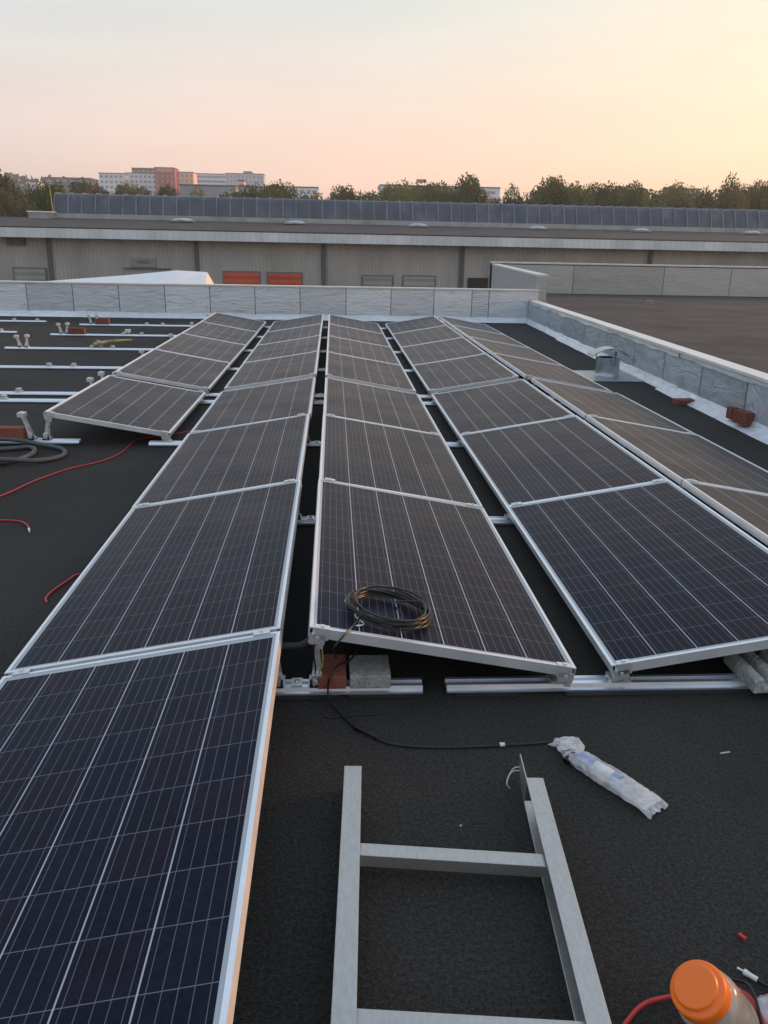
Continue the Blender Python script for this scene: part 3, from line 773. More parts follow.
for i, c in enumerate(cp):
    f = i / (len(cp) - 1) * (len(ws) - 1); w = ws[int(f)] + (ws[min(len(ws) - 1, int(f) + 1)] - ws[int(f)]) * (f - int(f))
    tn = (cp[min(i + 1, len(cp) - 1)] - cp[max(i - 1, 0)]).normalized(); sv = Vector((-tn.y, tn.x, 0)).normalized()
    ring = []
    for k in range(24):
        a = 2 * math.pi * k / 24
        q = c - PO + sv * w * math.cos(a) * (1 + .18 * math.sin(a * 5 + i * .5)) + Vector((0, 0, w * .42 * math.sin(a)))
        q += crumple(q, .006, 55); q.z = max(q.z, .002); ring.append(bm.verts.new(q))
    rings.append(ring)
for A, B in zip(rings, rings[1:]):
    for k in range(24): bm.faces.new((A[k], A[(k + 1) % 24], B[(k + 1) % 24], B[k]))
obj('wrapper_tail', bm, M['film'], t)
bm = bmesh.new()
e0 = Vector((axis1.x, axis1.y, .008)) - PO
G = [[bm.verts.new(e0 + d * (-.045 + .062 * i / 8 + .004 * math.sin(j * 1.3)) + sidev * (.048 * (j / 12 - .5) * 2) + Vector((0, 0, .004 * math.sin(j * 2.1 + i * .4) + .003 * math.sin(j * 4.3) + .012 * (1 - i / 8)))) for j in range(13)] for i in range(9)]
for i in range(8):
    for j in range(12): bm.faces.new((G[i][j], G[i][j + 1], G[i + 1][j + 1], G[i + 1][j]))
o = obj('sealed_end', bm, M['film'], t); m_ = o.modifiers.new('thick', 'SOLIDIFY'); m_.thickness = .0012
bm = bmesh.new(); c0 = axis0 + d * .045 - Vector((PO.x, PO.y, -.004)); tube(bm, [c0, c0 + d * .004, c0 + d * .155, c0 + d * .159], .0225, 16); obj('printed_tube', bm, M['print'], t)
bm = bmesh.new(); tube(bm, [c0 + d * .06, c0 + d * .13], .0231, 16); obj('paper_label', bm, M['white'], t)
bm = bmesh.new(); n0 = Vector((.903, -.432, .022)) - PO; tube(bm, [n0 + Vector((-.022, -.012, -.008)), n0 + Vector((-.005, 0, 0)), n0 + Vector((.012, .006, .004))], .013, 10); obj('black_nozzle', bm, M['cable'], t)

# ------------------------------------------------------------------ jar with orange lid, cables beside it
ax = Vector((-.63, -.18, .85)).normalized()
JT = Vector((.845, -1.452, .205))                       # centre of lid top
q = Vector((0, 0, 1)).rotation_difference(ax).to_matrix().to_4x4()
t = thing('plastic_jar', 'cloudy plastic jar leaning over with a bright orange screw lid', 'jar', tuple(JT - ax * .2))
JM = Matrix.Translation(ax * .2) @ q
bm = bmesh.new()
lathe(bm, [(0.0, .0), (.039, .0), (.0425, -.0008), (.0438, -.003), (.0445, -.010), (.0465, -.0118), (.0515, -.0125), (.0550, -.0145), (.0565, -.020), (.0565, -.042), (.055, -.045), (.050, -.045)], 48, JM)
obj('lid', bm, M['orange'], t)
bm = bmesh.new()
lathe(bm, [(.051, -.036), (.0535, -.046), (.0585, -.052), (.0625, -.062), (.0640, -.078), (.0625, -.10), (.0640, -.12), (.0640, -.165), (.060, -.19), (.05, -.198), (0, -.199)], 40, JM)
obj('jar_body', bm, M['jar'], t)
bm = bmesh.new()
rj = random.Random(5)
for i in range(26):
    a = rj.uniform(0, 6.28); r_ = rj.uniform(0, .042); z = -rj.uniform(.085, .185)
    c = JM @ Vector((r_ * math.cos(a), r_ * math.sin(a), z))
    box(bm, c, (.03, .012, .009), Euler((rj.uniform(0, 3), rj.uniform(0, 3), rj.uniform(0, 3))).to_matrix())
o = obj('contents', bm, M['stone'], t); o['kind'] = 'stuff'
cable('red_cable', 'red cable arching on the roof behind the orange lidded jar', 'cable', [(.70, -1.46, .006), (.745, -1.383, .008), (.766, -1.36, .01), (.802, -1.333, .014), (.841, -1.319, .016), (.90, -1.312, .014), (.97, -1.33, .01), (1.03, -1.40, .008)], .0052, 'redcable')
cable('black_cable', 'black cable with white connector lying just beyond the orange lidded jar', 'cable', [(1.092, -1.266, .008), (1.112, -1.285, .006), (1.15, -1.31, .006), (1.22, -1.335, .006), (1.32, -1.36, .006)], .0034, 'cable',
      extra=(('white_connector', (1.076, -1.248, .009), (1.098, -1.271, .008), .0075, 'white'), ('pin', (1.066, -1.238, .009), (1.078, -1.250, .009), .0032, 'steel')))
cable('black_cable', 'black cable descending beside the jar over the clear plastic scrap', 'cable', [(1.02, -1.262, .012), (1.035, -1.29, .03), (1.045, -1.32, .05), (1.043, -1.36, .05), (1.04, -1.42, .02), (1.06, -1.5, .006)], .0036, 'cable')
cable('red_cable', 'short red cable piece at the lower corner beside the jar', 'cable', [(1.03, -1.30, .02), (1.04, -1.34, .035), (1.045, -1.38, .03), (1.05, -1.46, .008)], .006, 'redcable')
bm = bmesh.new(); bmesh.ops.create_icosphere(bm, subdivisions=3, radius=.045)
for v in bm.verts:
    v.co += noise.noise_vector(v.co * 45) * .016; v.co.z = v.co.z * .35 + .014; v.co.z = max(v.co.z, .001)
o = obj('plastic_scrap', bm, M['film'], smooth=True); o.location = (1.10, -1.36, 0); tag(o, 'crumpled clear plastic scrap under the cables beside the jar', 'plastic scrap')
def small_bit(name, label, cat, c, s, mat, rz=0):
    bm = BX((0, 0, s[2] / 2), s); bmesh.ops.subdivide_edges(bm, edges=bm.edges, cuts=2, use_grid_fill=True)
    for v in bm.verts: v.co += noise.noise_vector(v.co * 90 + Vector(c)) * min(s) * .3
    for v in bm.verts: v.co.z = max(v.co.z, .0005)
    o = obj(name, bm, M[mat], bevel=.001); o.location = c; o.rotation_euler = (0, 0, rz); tag(o, label, cat)
small_bit('cable_clip', 'tiny red plastic cap lying on the roof beyond the jar', 'cap', (1.124, -1.146, 0), (.009, .017, .009), 'redcable', .5)
small_bit('paper_scrap', 'tiny crooked white scrap on the roof right of the wrapped parcel', 'scrap', (1.434, -.393, 0), (.035, .005, .003), 'scrap', .2)
small_bit('paper_scrap', 'tiny pale fleck on the roof inside the ladder opening', 'scrap', (.50, -.72, 0), (.006, .006, .003), 'scrap')
small_bit('stone_lump', 'small stone lump lying alone on the brown adjoining roof', 'stone', (9.9, 23.0, .002), (.26, .2, .13), 'stone', .2)
# tools on the bare rails
t = thing('yellow_tool', 'yellow elongated tool lying across a bare rail left of the panels', 'tool', (-3.32, 10.30, .06))
bm = bmesh.new(); tube(bm, [Vector(q_) for q_ in ((-.17, -.12, .01), (-.13, -.10, .03), (.0, .05, .045), (.12, .15, .05), (.3, .3, .05))], lambda f: .035 * (1 - .5 * f), 10); obj('barrel', bm, M['yellow'], t)
bm = bmesh.new(); box(bm, (-.10, -.08, .015), (.06, .13, .1), Euler((.3, 0, .7)).to_matrix()); box(bm, (.05, .05, .06), (.14, .02, .02), Euler((0, 0, .8)).to_matrix()); obj('handle', bm, M['stone'], t)
t = thing('white_box', 'small white box with a stem resting on the third bare rail', 'box', (-3.44, YB[7], .0340))
obj('body', BX((0, 0, .06), (.09, .06, .055)), M['white'], t, bevel=.006); obj('stem', BX((.02, -.02, .017), (.012, .012, .034)), M['steel'], t)

# ------------------------------------------------------------------ roof vent
t = thing('roof_vent', 'round galvanised vent pipe with an arched rain cap on a pale flashing sheet', 'vent', (3.76, 8.05, 0))
bm = bmesh.new(); box(bm, (-.03, -.05, .006), (.78, .92, .008)); 
obj('flashing', bm, M['galv'], t, bevel=.003)
bm = bmesh.new(); lathe(bm, [(.175, .0101), (.158, .03), (.155, .06), (.153, .235), (.158, .238), (.158, .246), (.150, .246), (.150, .225)], 36); obj('pipe', bm, M['galv'], t)
bm = bmesh.new(); lathe(bm, [(.1495, .232), (.146, .05), (0, .05)], 36); obj('pipe_inside', bm, M['rubber'], t)  # black lining stands in for the shade inside the pipe
bm = bmesh.new()
for z_ in (.03,):
    lathe(bm, [(.156, z_), (.1565, z_ + .012), (.154, z_ + .014)], 36)
obj('clamp_band', bm, M['steel'], t)
for a in (.6, 2.7, 4.8):
    obj('cap_strut', BX((.157 * math.cos(a), .157 * math.sin(a), .25), (.012, .022, .12), Matrix.Rotation(a, 3, 'Z')), M['galv'], t)
bm = bmesh.new()
# arched sheet: curved in x, straight in y, folded brims
arc = []
for i in range(15):
    u = -1 + 2 * i / 14
    arc.append((u * .245, .375 - .085 * abs(u) ** 1.6 - (.0 if abs(u) < .9 else .012)))
prof = arc + [(x_, z_ - .012) for x_, z_ in arc[::-1]]
extrude(bm, prof, -.13, .13, 'y'); obj('rain_cap', bm, M['galv'], t)
obj('bracket', BX((0.02, -.05, .31), (.012, .03, .1)), M['steel'], t)

# ------------------------------------------------------------------ parapets
FY = 15.90
def wavy_panel(w, h, seed, nx=18, nz=9, amp=.006):
    """slightly buckled sheet facing -y, origin at its lower left"""
    bm = bmesh.new()
    G = [[bm.verts.new((w * i / nx, (0 if i in (0, nx) else -abs(noise.noise(Vector((i * .35 + seed * 9, j * 1.1, seed)))) * amp * 2.2), h * j / nz)) for j in range(nz + 1)] for i in range(nx + 1)]
    for i in range(nx):
        for j in range(nz): bm.faces.new((G[i][j], G[i + 1][j], G[i + 1][j + 1], G[i][j + 1]))
    B = [[bm.verts.new((w * a, .012, h * c)) for c in (0, 1)] for a in (0, 1)]
    bm.faces.new((B[0][0], B[0][1], B[1][1], B[1][0]))
    return bm
t = thing('parapet_wall', 'low parapet at the far roof edge wrapped in crinkled silver foil sheets', 'parapet wall', (-8.5, FY, 0))
obj('wall_core', BX((-1.15, .125, .35), (28.6, .19, .70)), M['black'], t)
seams = [-22.0 + 1.035 * i for i in range(15)] + [-6.43, -5.461, -4.486, -3.505, -2.539, -1.567, -.588, .418, 1.409, 2.361, 3.208, 3.588, 4.70]
for i, (a, b2) in enumerate(zip(seams, seams[1:])):
    if b2 - a < .1: continue
    o = obj('foil_sheet', wavy_panel(b2 - a - .014, .60, i, 8, 9, .003), M['foil'], t, smooth=True); o.location = (a + .007 + 8.5, .012, .095)
for a, b2 in ((-22, -12), (-12, -5.42), (-5.42, -.26), (-.26, 4.70)):      # upturned strip along the foot
    bm = bmesh.new(); n_ = 40
    P0 = []
    for i in range(n_ + 1):
        x_ = a + (b2 - a) * i / n_ + 8.5; wob = noise.noise(Vector((x_ * 1.3, 2.2, a))) * .012
        P0.append([bm.verts.new((x_, y_, z_)) for y_, z_ in ((-.07 + wob, .004), (-.015, .05 + wob), (.0, .115 + wob * 1.6), (.011, .117 + wob * 1.6))])
    for A, B in zip(P0, P0[1:]):
        for k in range(3): bm.faces.new((A[k], A[k + 1], B[k + 1], B[k]))
    obj('foot_strip', bm, M['foil_strip'], t, smooth=True)
for a, b2 in ((-22, -16), (-15.995, -10), (-9.995, -4.6), (-4.595, 1.2), (1.205, 4.72)):
    bm = bmesh.new(); extrude(bm, [(-.015, .690), (-.015, .722), (.225, .728), (.225, .69)], a + 8.5, b2 + 8.5, 'x'); obj('cap_strip', bm, M['cap'], t, bevel=.003)
obj('end_panel', BX((4.707 + 8.5, .118, .36), (.012, .20, .66)), M['foil'], t)

# long parapet between the two roofs
t = thing('parapet_wall', 'long low foil wrapped parapet with a pale cap dividing the two roofs', 'parapet wall', (0, 0, 0))
ang = math.atan(.0395)
def along(y): return Vector((rwx(y), y, 0))
Rz = Matrix.Rotation(-ang, 4, 'Z')
def longseg(name, y0, y1, prof, mat, **k):
    bm = bmesh.new(); extrude(bm, prof, 0, (y1 - y0) / math.cos(ang), 'y')
    o = obj(name, bm, mat, t, **k); o.location = along(y0); o.rotation_euler = (0, 0, -ang); return o
longseg('wall_core', -9, 15.88, [(.03, 0), (.125, 0), (.125, .49), (.03, .49)], M['black'])
ys = [-9, -7, -5, -3, -1, .6, 2.2, 3.6, 4.85, 5.95, 7.1, 8.25, 9.6, 10.9, 12.3, 13.7, 15.0, 15.885]
for i, (a, b2) in enumerate(zip(ys, ys[1:])):
    bm = wavy_panel((b2 - a) / math.cos(ang) - .016, .42, i + 40, 10, 5, .003)
    o = obj('foil_sheet', bm, M['foil_long'], t, smooth=True)
    o.location = along(b2 - .004) + Vector((.012, 0, .085)); o.rotation_euler = (0, 0, -ang - math.pi / 2)
for (a, b2, w_) in ((-9, 1.0, .10), (.99, 7.0, .11), (6.6, 9.3, .06), (9.2, 12.6, .10), (12.55, 15.86, .05)):   # overlapping foot strips, ragged ends
    bm = bmesh.new(); n_ = 26; P0 = []
    for i in range(n_ + 1):
        y_ = (b2 - a) * i / n_; wob = noise.noise(Vector((y_ * 2.1, 5.5, a))) * .02
        P0.append([bm.verts.new((x_, y_ + (noise.noise(Vector((k_ * 3.1, a, i))) * .08 if i in (0, n_) else 0), z_)) for k_, (x_, z_) in enumerate(((-w_ + wob, .005), (-.04 + wob * .5, .035), (-.022, .042), (-.004, .09 + wob), (.006, .10 + wob), (.011, .10 + wob)))])
    for A, B in zip(P0, P0[1:]):
        for k in range(5): bm.faces.new((A[k], B[k], B[k + 1], A[k + 1]))
    o = obj('foot_strip', bm, M['foil_strip'], t, smooth=True); o.location = along(a); o.rotation_euler = (0, 0, -ang)
for a, b2 in ((-9, -1), (-.98, 4.2), (4.22, 6.6), (6.63, 9.5), (9.52, 13.0), (13.03, 15.6)):                  # loose turned-down foil edge
    bm = bmesh.new(); n_ = max(8, int((b2 - a) * 9)); P0 = []
    for i in range(n_ + 1):
        y_ = (b2 - a) * i / n_; w1 = noise.noise(Vector((y_ * 2.3, 1.5, a))); w2 = noise.noise(Vector((y_ * 7.1, 8.5, a)))
        P0.append([bm.verts.new((x_, y_, z_)) for x_, z_ in ((.004, .477), (-.004 + .004 * w2, .455), (-.010 + .012 * w1, .432 + .02 * w1 + .008 * w2))])
    for A, B in zip(P0, P0[1:]):
        for k in range(2): bm.faces.new((A[k], A[k + 1], B[k + 1], B[k]))
    o = obj('foil_fold', bm, M['foil_long'], t, smooth=True); o.location = along(a); o.rotation_euler = (0, 0, -ang)
for a, b2 in ((-9, -3), (-2.996, 3), (3.004, 8.6), (8.604, 13), (13.004, 15.6)):
    longseg('cap_strip', a, b2, [(-.014, .478), (-.014, .512), (.145, .520), (.145, .478)], M['cap_bright'], bevel=.004)

# raised wall of the adjoining roof, end seen beyond the far parapet
t = thing('parapet_wall', 'taller foil clad wall rising behind the end of the far parapet', 'parapet wall', (4.69, 16.14, 0))
ln = math.hypot(6.0 - 4.69, 28.6 - 16.14); ang2 = math.atan2(6.0 - 4.69, 28.6 - 16.14)
def seg2(name, prof, y0, y1, mat, **k):
    bm = bmesh.new(); extrude(bm, prof, y0, y1, 'y'); o = obj(name, bm, mat, t, **k); o.rotation_euler = (0, 0, -ang2); return o
seg2('wall_core', [(.012, .004), (.22, .004), (.22, 1.02), (.012, 1.02)], .012, ln, M['black'])
seg2('foil_face', [(0, .003), (.011, .003), (.011, 1.0), (0, 1.0)], 0, ln, M['foil_far'])
seg2('foil_back', [(.221, .003), (.232, .003), (.232, 1.0), (.221, 1.0)], 0, ln, M['foil_far'])
seg2('end_plate', [(.0, .003), (.232, .003), (.232, 1.0), (.0, 1.0)], -.013, -.001, M['foil_far'])
seg2('cap_strip', [(-.015, 1.0), (-.015, 1.05), (.25, 1.05), (.25, 1.0)], -.02, ln, M['cap'], bevel=.004)
# far parapet of the adjoining roof
t = thing('parapet_wall', 'distant dull grey foil parapet at the far edge of the brown roof', 'parapet wall', (6.0, 28.8, 0))
obj('wall_core', BX((19.5, .13, .55), (39, .2, 1.04)), M['black'], t)
x_ = 0.05; i = 0
while x_ < 38.5:
    w_ = 3.1 + .5 * math.sin(i * 2.3)
    o = obj('foil_sheet', wavy_panel(w_ - .02, 1.02, i + 80, 16, 8, .01), M['foil_far'], t, smooth=True); o.location = (x_, .012, .012); x_ += w_; i += 1
for a, b2 in ((0, 9), (9.01, 18), (18.01, 28), (28.01, 39)):
    bm = bmesh.new(); extrude(bm, [(-.02, 1.06), (-.02, 1.115), (.25, 1.12), (.25, 1.06)], a, b2, 'x'); obj('cap_strip', bm, M['cap'], t, bevel=.004)
small_bit('pipe_stub', 'dark pipe stub at the corner of the brown roof by the raised wall', 'pipe', (6.75, 26.5, .002), (.22, .22, .5), 'rubber')

# ------------------------------------------------------------------ neighbour hall
yaw = R(1.2)
t = thing('warehouse', 'long beige corrugated warehouse with pale fascia and grey vaulted rooflight', 'warehouse', (0, 65, 0), (0, 0, yaw))
def hb(name, c, s, mat, parent=None, **k):
    return obj(name, BX(c, s), mat, parent or t, **k)
GZ = -6.0
hb('wall', (10, 11.2, (GZ + 2.0) / 2), (130, 20, 2.0 - GZ), M['hall_wall'])            # front face at y=1.2
hb('fascia', (10, .1, 2.12), (131, .2, .78), M['fascia'])
hb('soffit', (10, .705, 1.80), (131, .98, .06), M['trim'])
bm = bmesh.new(); extrude(bm, [(-.02, 2.512), (0.4, 2.56), (9.6, 3.40), (9.6, 2.1), (.3, 2.1), (-.02, 2.45)], -55.5, 75.5, 'x'); obj('roof_slope', bm, M['hall_roof'], t)
hb('curb', (18, 10.1, 3.48), (84, .98, .62), M['band'])
# vaulted rooflight along the ridge
bm = bmesh.new()
arc = [(10.7, 3.80), (10.95, 4.5), (11.25, 5.15), (11.45, 5.40), (11.8, 5.51), (12.8, 5.53), (13.6, 5.5), (14.0, 5.4), (14.5, 4.5), (14.8, 3.8)]
extrude(bm, arc, -24.0, 60, 'x')
x_ = -24.0
k = 0
while x_ < 60:                                         # standing ribs every 1.18 m
    for (y0, z0), (y1, z1) in zip(arc, arc[1:]):
        n2 = Vector((z1 - z0, -(y1 - y0))).normalized() * -.08
        vs = [bm.verts.new((x_ + dx, y_ + oy, z_ + oz)) for dx in (-.055, .055) for y_, z_, oy, oz in ((y0, z0, 0, 0), (y1, z1, 0, 0), (y1, z1, n2.x, n2.y), (y0, z0, n2.x, n2.y))]
        for f in ((3, 2, 6, 7), (0, 3, 7, 4), (1, 5, 6, 2), (0, 1, 2, 3), (4, 7, 6, 5)):
            fc = bm.faces.new([vs[q_] for q_ in f]); fc.material_index = 1
    x_ += 1.17 + .03 * math.sin(k * 3.3); k += 1
bmesh.ops.recalc_face_normals(bm, faces=bm.faces)
obj('vaulted_rooflight', bm, [M['vault'], M['vault_rib']], t)
hb('rooflight_base', (18, 12.75, 3.72), (84.2, 4.3, .16), M['trim'])
for x_, w_ in ((-12.6, 1.8), (-3.0, 1.7), (7.7, 1.6), (18.4, 1.5), (27.9, 1.35), (38.3, 1.4)):
    bm = bmesh.new(); lathe(bm, [(w_ * .5, 0), (w_ * .47, .06), (w_ * .36, .14), (w_ * .18, .18), (0, .19)], 20); o = obj('dome_light', bm, M['dome'], t); o.location = (x_, 8.0, 3.38)
    b_ = hb('dome_frame', (0, 0, -.06), (w_ * 1.1, w_ * .9, .12), M['band'], o)
h_ = hb('roof_hatch', (-24.6, 9.1, 3.55), (1.9, 1.1, .5), M['band']); hb('hatch_lid', (0, 0, 0), (2.1, 1.3, .1), M['canvas'], h_).location = (-24.6, 9.1, 3.84)
for x_ in (-21.9, -10.6, -.6, 10.6, 26.3, 42):
    hb('downpipe', (x_, 1.10, -2.1), (.34, .18, 7.7), M['trim'])
def door(x0, x1, ztop, mat, name='dock_door', tm='door_trim'):
    f = hb('door_frame', ((x0 + x1) / 2, 1.16, (ztop + .12 + GZ) / 2), (x1 - x0 + .3, .06, ztop + .12 - GZ), M[tm])
    hb(name, ((x0 + x1) / 2, 1.105, (ztop + GZ) / 2), (x1 - x0, .05, ztop - GZ), mat, f)
door(-8.5, -5.75, -.62, M['reddoor']); door(-5.0, -2.4, -.64, M['reddoor'])
door(2.6, 4.9, -.76, M['greydoor']); door(5.9, 8.4, -.72, M['greydoor']); door(-24.7, -22.4, -.62, M['greydoor'])
hb('dark_opening', (12.0, 1.15, -3.35), (1.7, .1, 5.25), M['darkdoor'])
hb('cooling_unit', (13.9, .95, .05), (1.3, .5, 1.1), M['band'], bevel=.05)
hb('wall_box', (-24.3, 1.0, 1.45), (1.35, .4, .55), M['trim'])
s_ = hb('sign_board', (-14.75, 1.13, 0.02), (1.95, .1, .68), M['sign'])
bm = bmesh.new()
# the lettering reads only as a short dark word at this distance
for i, (w_, g_) in enumerate(((.12, 0), (.1, 0), (.1, 0), (.05, 0), (.1, 0), (.11, 0))):
    pass
cu = bpy.data.curves.new('letters', 'FONT'); cu.body = 'WERIG'; cu.size = .34; cu.extrude = .01; cu.align_x = 'CENTER'; cu.align_y = 'CENTER'
fo = bpy.data.objects.new('lettering_curve', cu); COL.objects.link(fo)
bpy.context.view_layer.update()
me = bpy.data.meshes.new_from_object(fo.evaluated_get(bpy.context.evaluated_depsgraph_get()))
bpy.data.objects.remove(fo)
me.materials.clear(); me.materials.append(M['signtext'])
lo = bpy.data.objects.new('lettering', me); COL.objects.link(lo); lo.parent = s_; lo.location = (-14.75, 1.07, .03); lo.rotation_euler = (math.pi / 2, 0, 0)
bm.free()
hb('shelf_rail', (-14.5, 1.05, -.42), (3.6, .2, .06), M['trim'])

# white canopy in the yard
t = thing('white_canopy', 'white pitched canopy roof standing in the yard behind the far parapet', 'canopy', (-10, 45, 0))
bm = bmesh.new()
rl = [(-5.8, 0, -.60), (-1.0, 0, -.17), (1.5, 0, .11), (2.9, 0, .06), (3.19, 0, .04)]
top_ = [bm.verts.new(q_) for q_ in rl]
front = [bm.verts.new((10 + .134 + (x_ - 10.134) * .916 - .0 if i_ < 4 else 3.28, -4.0 if i_ < 4 else -.8, -1.15)) for i_, (x_, y_, z_) in enumerate(rl)]
back = [bm.verts.new((x_, 4.0, -1.15)) for (x_, y_, z_) in rl]
for A, B in ((front, top_), (top_, back)):
    for i_ in range(4): bm.faces.new((A[i_], A[i_ + 1], B[i_ + 1], B[i_]))
bm.faces.new((front[0], top_[0], back[0])); bm.faces.new((front[4], back[4], top_[4]))
bmesh.ops.recalc_face_normals(bm, faces=bm.faces)
obj('roof_sheet', bm, M['canvas'], t)
for x_ in (-3.9, -.5, 2.8):
    for y_ in (-3.6, 3.7):
        obj('post', BX((x_, y_, -3.58), (.12, .12, 4.8)), M['galv'], t)

# ------------------------------------------------------------------ hills, city, trees
def hill_z(x, y):
    ridge = math.exp(-((y - 820) / 260) ** 2)
    side = 1 / (1 + math.exp((x + 150) / 60))
    return -6 + ridge * (16 + 43 * side + 5 * noise.noise(Vector((x * .008, y * .008, 3)))) + (1.5 * noise.noise(Vector((x * .03, y * .03, 9))) * ridge)
bm = bmesh.new()
nx, ny = 90, 40
G = [[bm.verts.new((-900 + 2000 * i / nx, 330 + 1000 * j / ny, hill_z(-900 + 2000 * i / nx, 330 + 1000 * j / ny) - (0.3 if j in (0, ny) else 0))) for j in range(ny + 1)] for i in range(nx + 1)]
for i in range(nx):
    for j in range(ny): bm.faces.new((G[i][j], G[i + 1][j], G[i + 1][j + 1], G[i][j + 1]))
structure(obj('hill', bm, M['hill'], smooth=True))

def tree_protos(seed, kind):
    rd = random.Random(seed)
    H = 1.0
    bmt = bmesh.new()
    tube(bmt, catmull([(0, 0, -.02), (rd.uniform(-.01, .01), 0, .25), (rd.uniform(-.03, .03), rd.uniform(-.03, .03), .55), (rd.uniform(-.04, .04), 0, .86)], 4), lambda f: .022 * (1 - f) + .004, 6)
    lobes = []
    nl = {0: 13, 1: 10, 2: 16, 3: 9}[kind]
    for i in range(nl):
        a = rd.uniform(0, 6.28); z = rd.uniform(.30, .93)
        env = {0: .30 * math.sin(math.pi * min(1, (z - .15) / .85)) ** .6, 1: .22 * math.sin(math.pi * min(1, (z - .1) / .9)) ** .7, 2: .36 * math.sin(math.pi * min(1, (z - .2) / .8)) ** .5, 3: .17}[kind]
        r_ = env * rd.uniform(.35, 1)
        c = Vector((r_ * math.cos(a), r_ * math.sin(a), z)); s = rd.uniform(.07, .15) * (1.15 if kind == 2 else 1)
        lobes.append((c, s))
        if i % 2 == 0:
            tube(bmt, [Vector((0, 0, max(.2, z - .25))), Vector((c.x * .5, c.y * .5, z - .1)), c], lambda f: .008 * (1 - f) + .002, 5)
    bmc = bmesh.new()
    for c, s in lobes:
        n_ = int(1500 * s / .11 * .30)
        for _ in range(n_):
            v = Vector((rd.gauss(0, 1), rd.gauss(0, 1), rd.gauss(0, .8)))
            v = v.normalized() * s * rd.uniform(.25, 1) ** .5 * rd.choice((1, 1, 1, 1.14))
            p_ = c + v
            sz = rd.uniform(.006, .0145)
            e = Euler((rd.uniform(0, 6.28), rd.uniform(0, 6.28), rd.uniform(0, 6.28))).to_matrix()
            q_ = [bmc.verts.new(p_ + e @ Vector((a_ * sz, b_ * sz * .7, 0))) for a_, b_ in ((-1, -.6), (1, -1), (.8, 1), (-.9, .7))]
            bmc.faces.new(q_)
    return bmt, bmc
PROT = []
for i, kind in enumerate((0, 2, 1, 0, 2, 3)):
    a, c = tree_protos(20 + i, kind)
    mt = bpy.data.meshes.new('trunk'); a.to_mesh(mt); a.free(); mt.materials.append(M['wood'])
    mc = bpy.data.meshes.new('crown'); c.to_mesh(mc); c.free(); mc.materials.append(M['leaf'])
    md = mc.copy(); md.materials.clear(); md.materials.append(M['leaf_dark'])
    PROT.append((mt, mc, md))
VF, VR, VU = Vector((.061965, .949177, -.308571)), Vector((.997684, -.059032, .019)), Vector((.0006, .309, .951))
def sight(px, py, D):          # a point at depth D on the line of sight recorded while surveying the photograph
    d = VF + VR * ((px - 384) / 818.632) - VU * ((py - 512) / 818.632)
    t_ = (D + 2.66) / d.y
    return Vector((.1345, -2.66, 1.58)) + d * t_
def at(px, D): return sight(px, 190, D).x
def zt(px, y, D): return sight(px, y, D).z
def tree(px, top, D, wide, proto, label, dark=False):
    x = at(px, D)
    ztop = zt(px, top, D)
    h = ztop + 6
    t = thing('tree', label, 'tree', (x, D, -6), (0, 0, random.uniform(0, 6.28)), 'trees beyond the warehouse')
    mt, mc, md = PROT[proto]
    for nm, me in (('trunk', mt), ('crown', md if dark else mc)):
        o = bpy.data.objects.new(nm, me); COL.objects.link(o); o.parent = t; o.scale = (h * wide, h * wide, h)
TREES = [
    (-6, 181, 105, .75, 1, 1), (8, 177, 130, .7, 4, 1), (16, 184, 100, .7, 0, 1), (30, 181, 125, .75, 1, 1), (41, 190, 98, .6, 3, 1), (50, 187, 120, .7, 4, 0), (62, 190, 150, .8, 1, 1), (75, 186, 170, .8, 0, 1), (92, 184, 180, .8, 4, 1),
    (106, 184, 190, .75, 1, 1), (120, 182, 200, .7, 0, 0), (133, 187, 190, .7, 4, 0), (147, 183, 190, .7, 1, 1), (160, 185, 200, .6, 0, 1), (174, 189, 190, .7, 4, 1), (196, 189, 180, .7, 2, 0), (212, 191, 190, .6, 0, 0), (235, 190, 185, .7, 1, 1),
    (262, 181, 160, .75, 1, 0), (275, 182, 170, .7, 0, 0), (288, 186, 165, .7, 4, 0), (306, 189, 170, .75, 1, 0), (322, 190, 180, .6, 0, 0), (344, 190, 175, .7, 4, 0), (360, 188, 170, .7, 1, 0), (377, 182, 165, .6, 0, 0), (400, 183, 160, .6, 2, 0),
    (432, 179, 150, .65, 1, 0), (448, 182, 160, .6, 0, 1), (461, 179, 150, .7, 4, 0), (480, 190, 165, .7, 1, 0), (497, 191, 170, .6, 0, 0), (510, 187, 160, .6, 2, 0), (522, 188, 165, .5, 3, 0), (537, 191, 160, .6, 1, 0),
    (556, 182, 150, .7, 4, 0), (568, 183, 150, .7, 1, 0), (583, 189, 160, .8, 0, 0), (600, 188, 165, .8, 4, 0), (622, 180, 145, .6, 0, 1), (632, 184, 150, .5, 2, 0), (648, 191, 160, .7, 1, 0), (664, 187, 150, .5, 5, 0), (679, 185, 150, .55, 2, 0), (692, 189, 155, .6, 3, 0),
    (708, 178, 140, .5, 5, 1), (724, 165, 135, .55, 0, 1), (736, 177, 140, .5, 2, 1), (750, 184, 150, .6, 1, 0), (763, 186, 145, .7, 4, 0), (778, 183, 150, .7, 1, 0), (795, 180, 150, .7, 0, 0)]
BELT = [(px, 190 + 2.2 * math.sin(px * .37) + 1.5 * math.sin(px * .11 + 1), 205 + 20 * math.sin(px), 1.25, (0, 4, 1)[(px // 17) % 3], 0) for px in range(250, 800, 17) if not (296 < px < 350 or 486 < px < 512)]
N_MAIN = len(TREES); TREES = TREES + BELT
desc = ['bushy green tree', 'broad olive tree', 'slender green tree', 'loose olive tree', 'rounded dusky tree', 'thin airy tree']
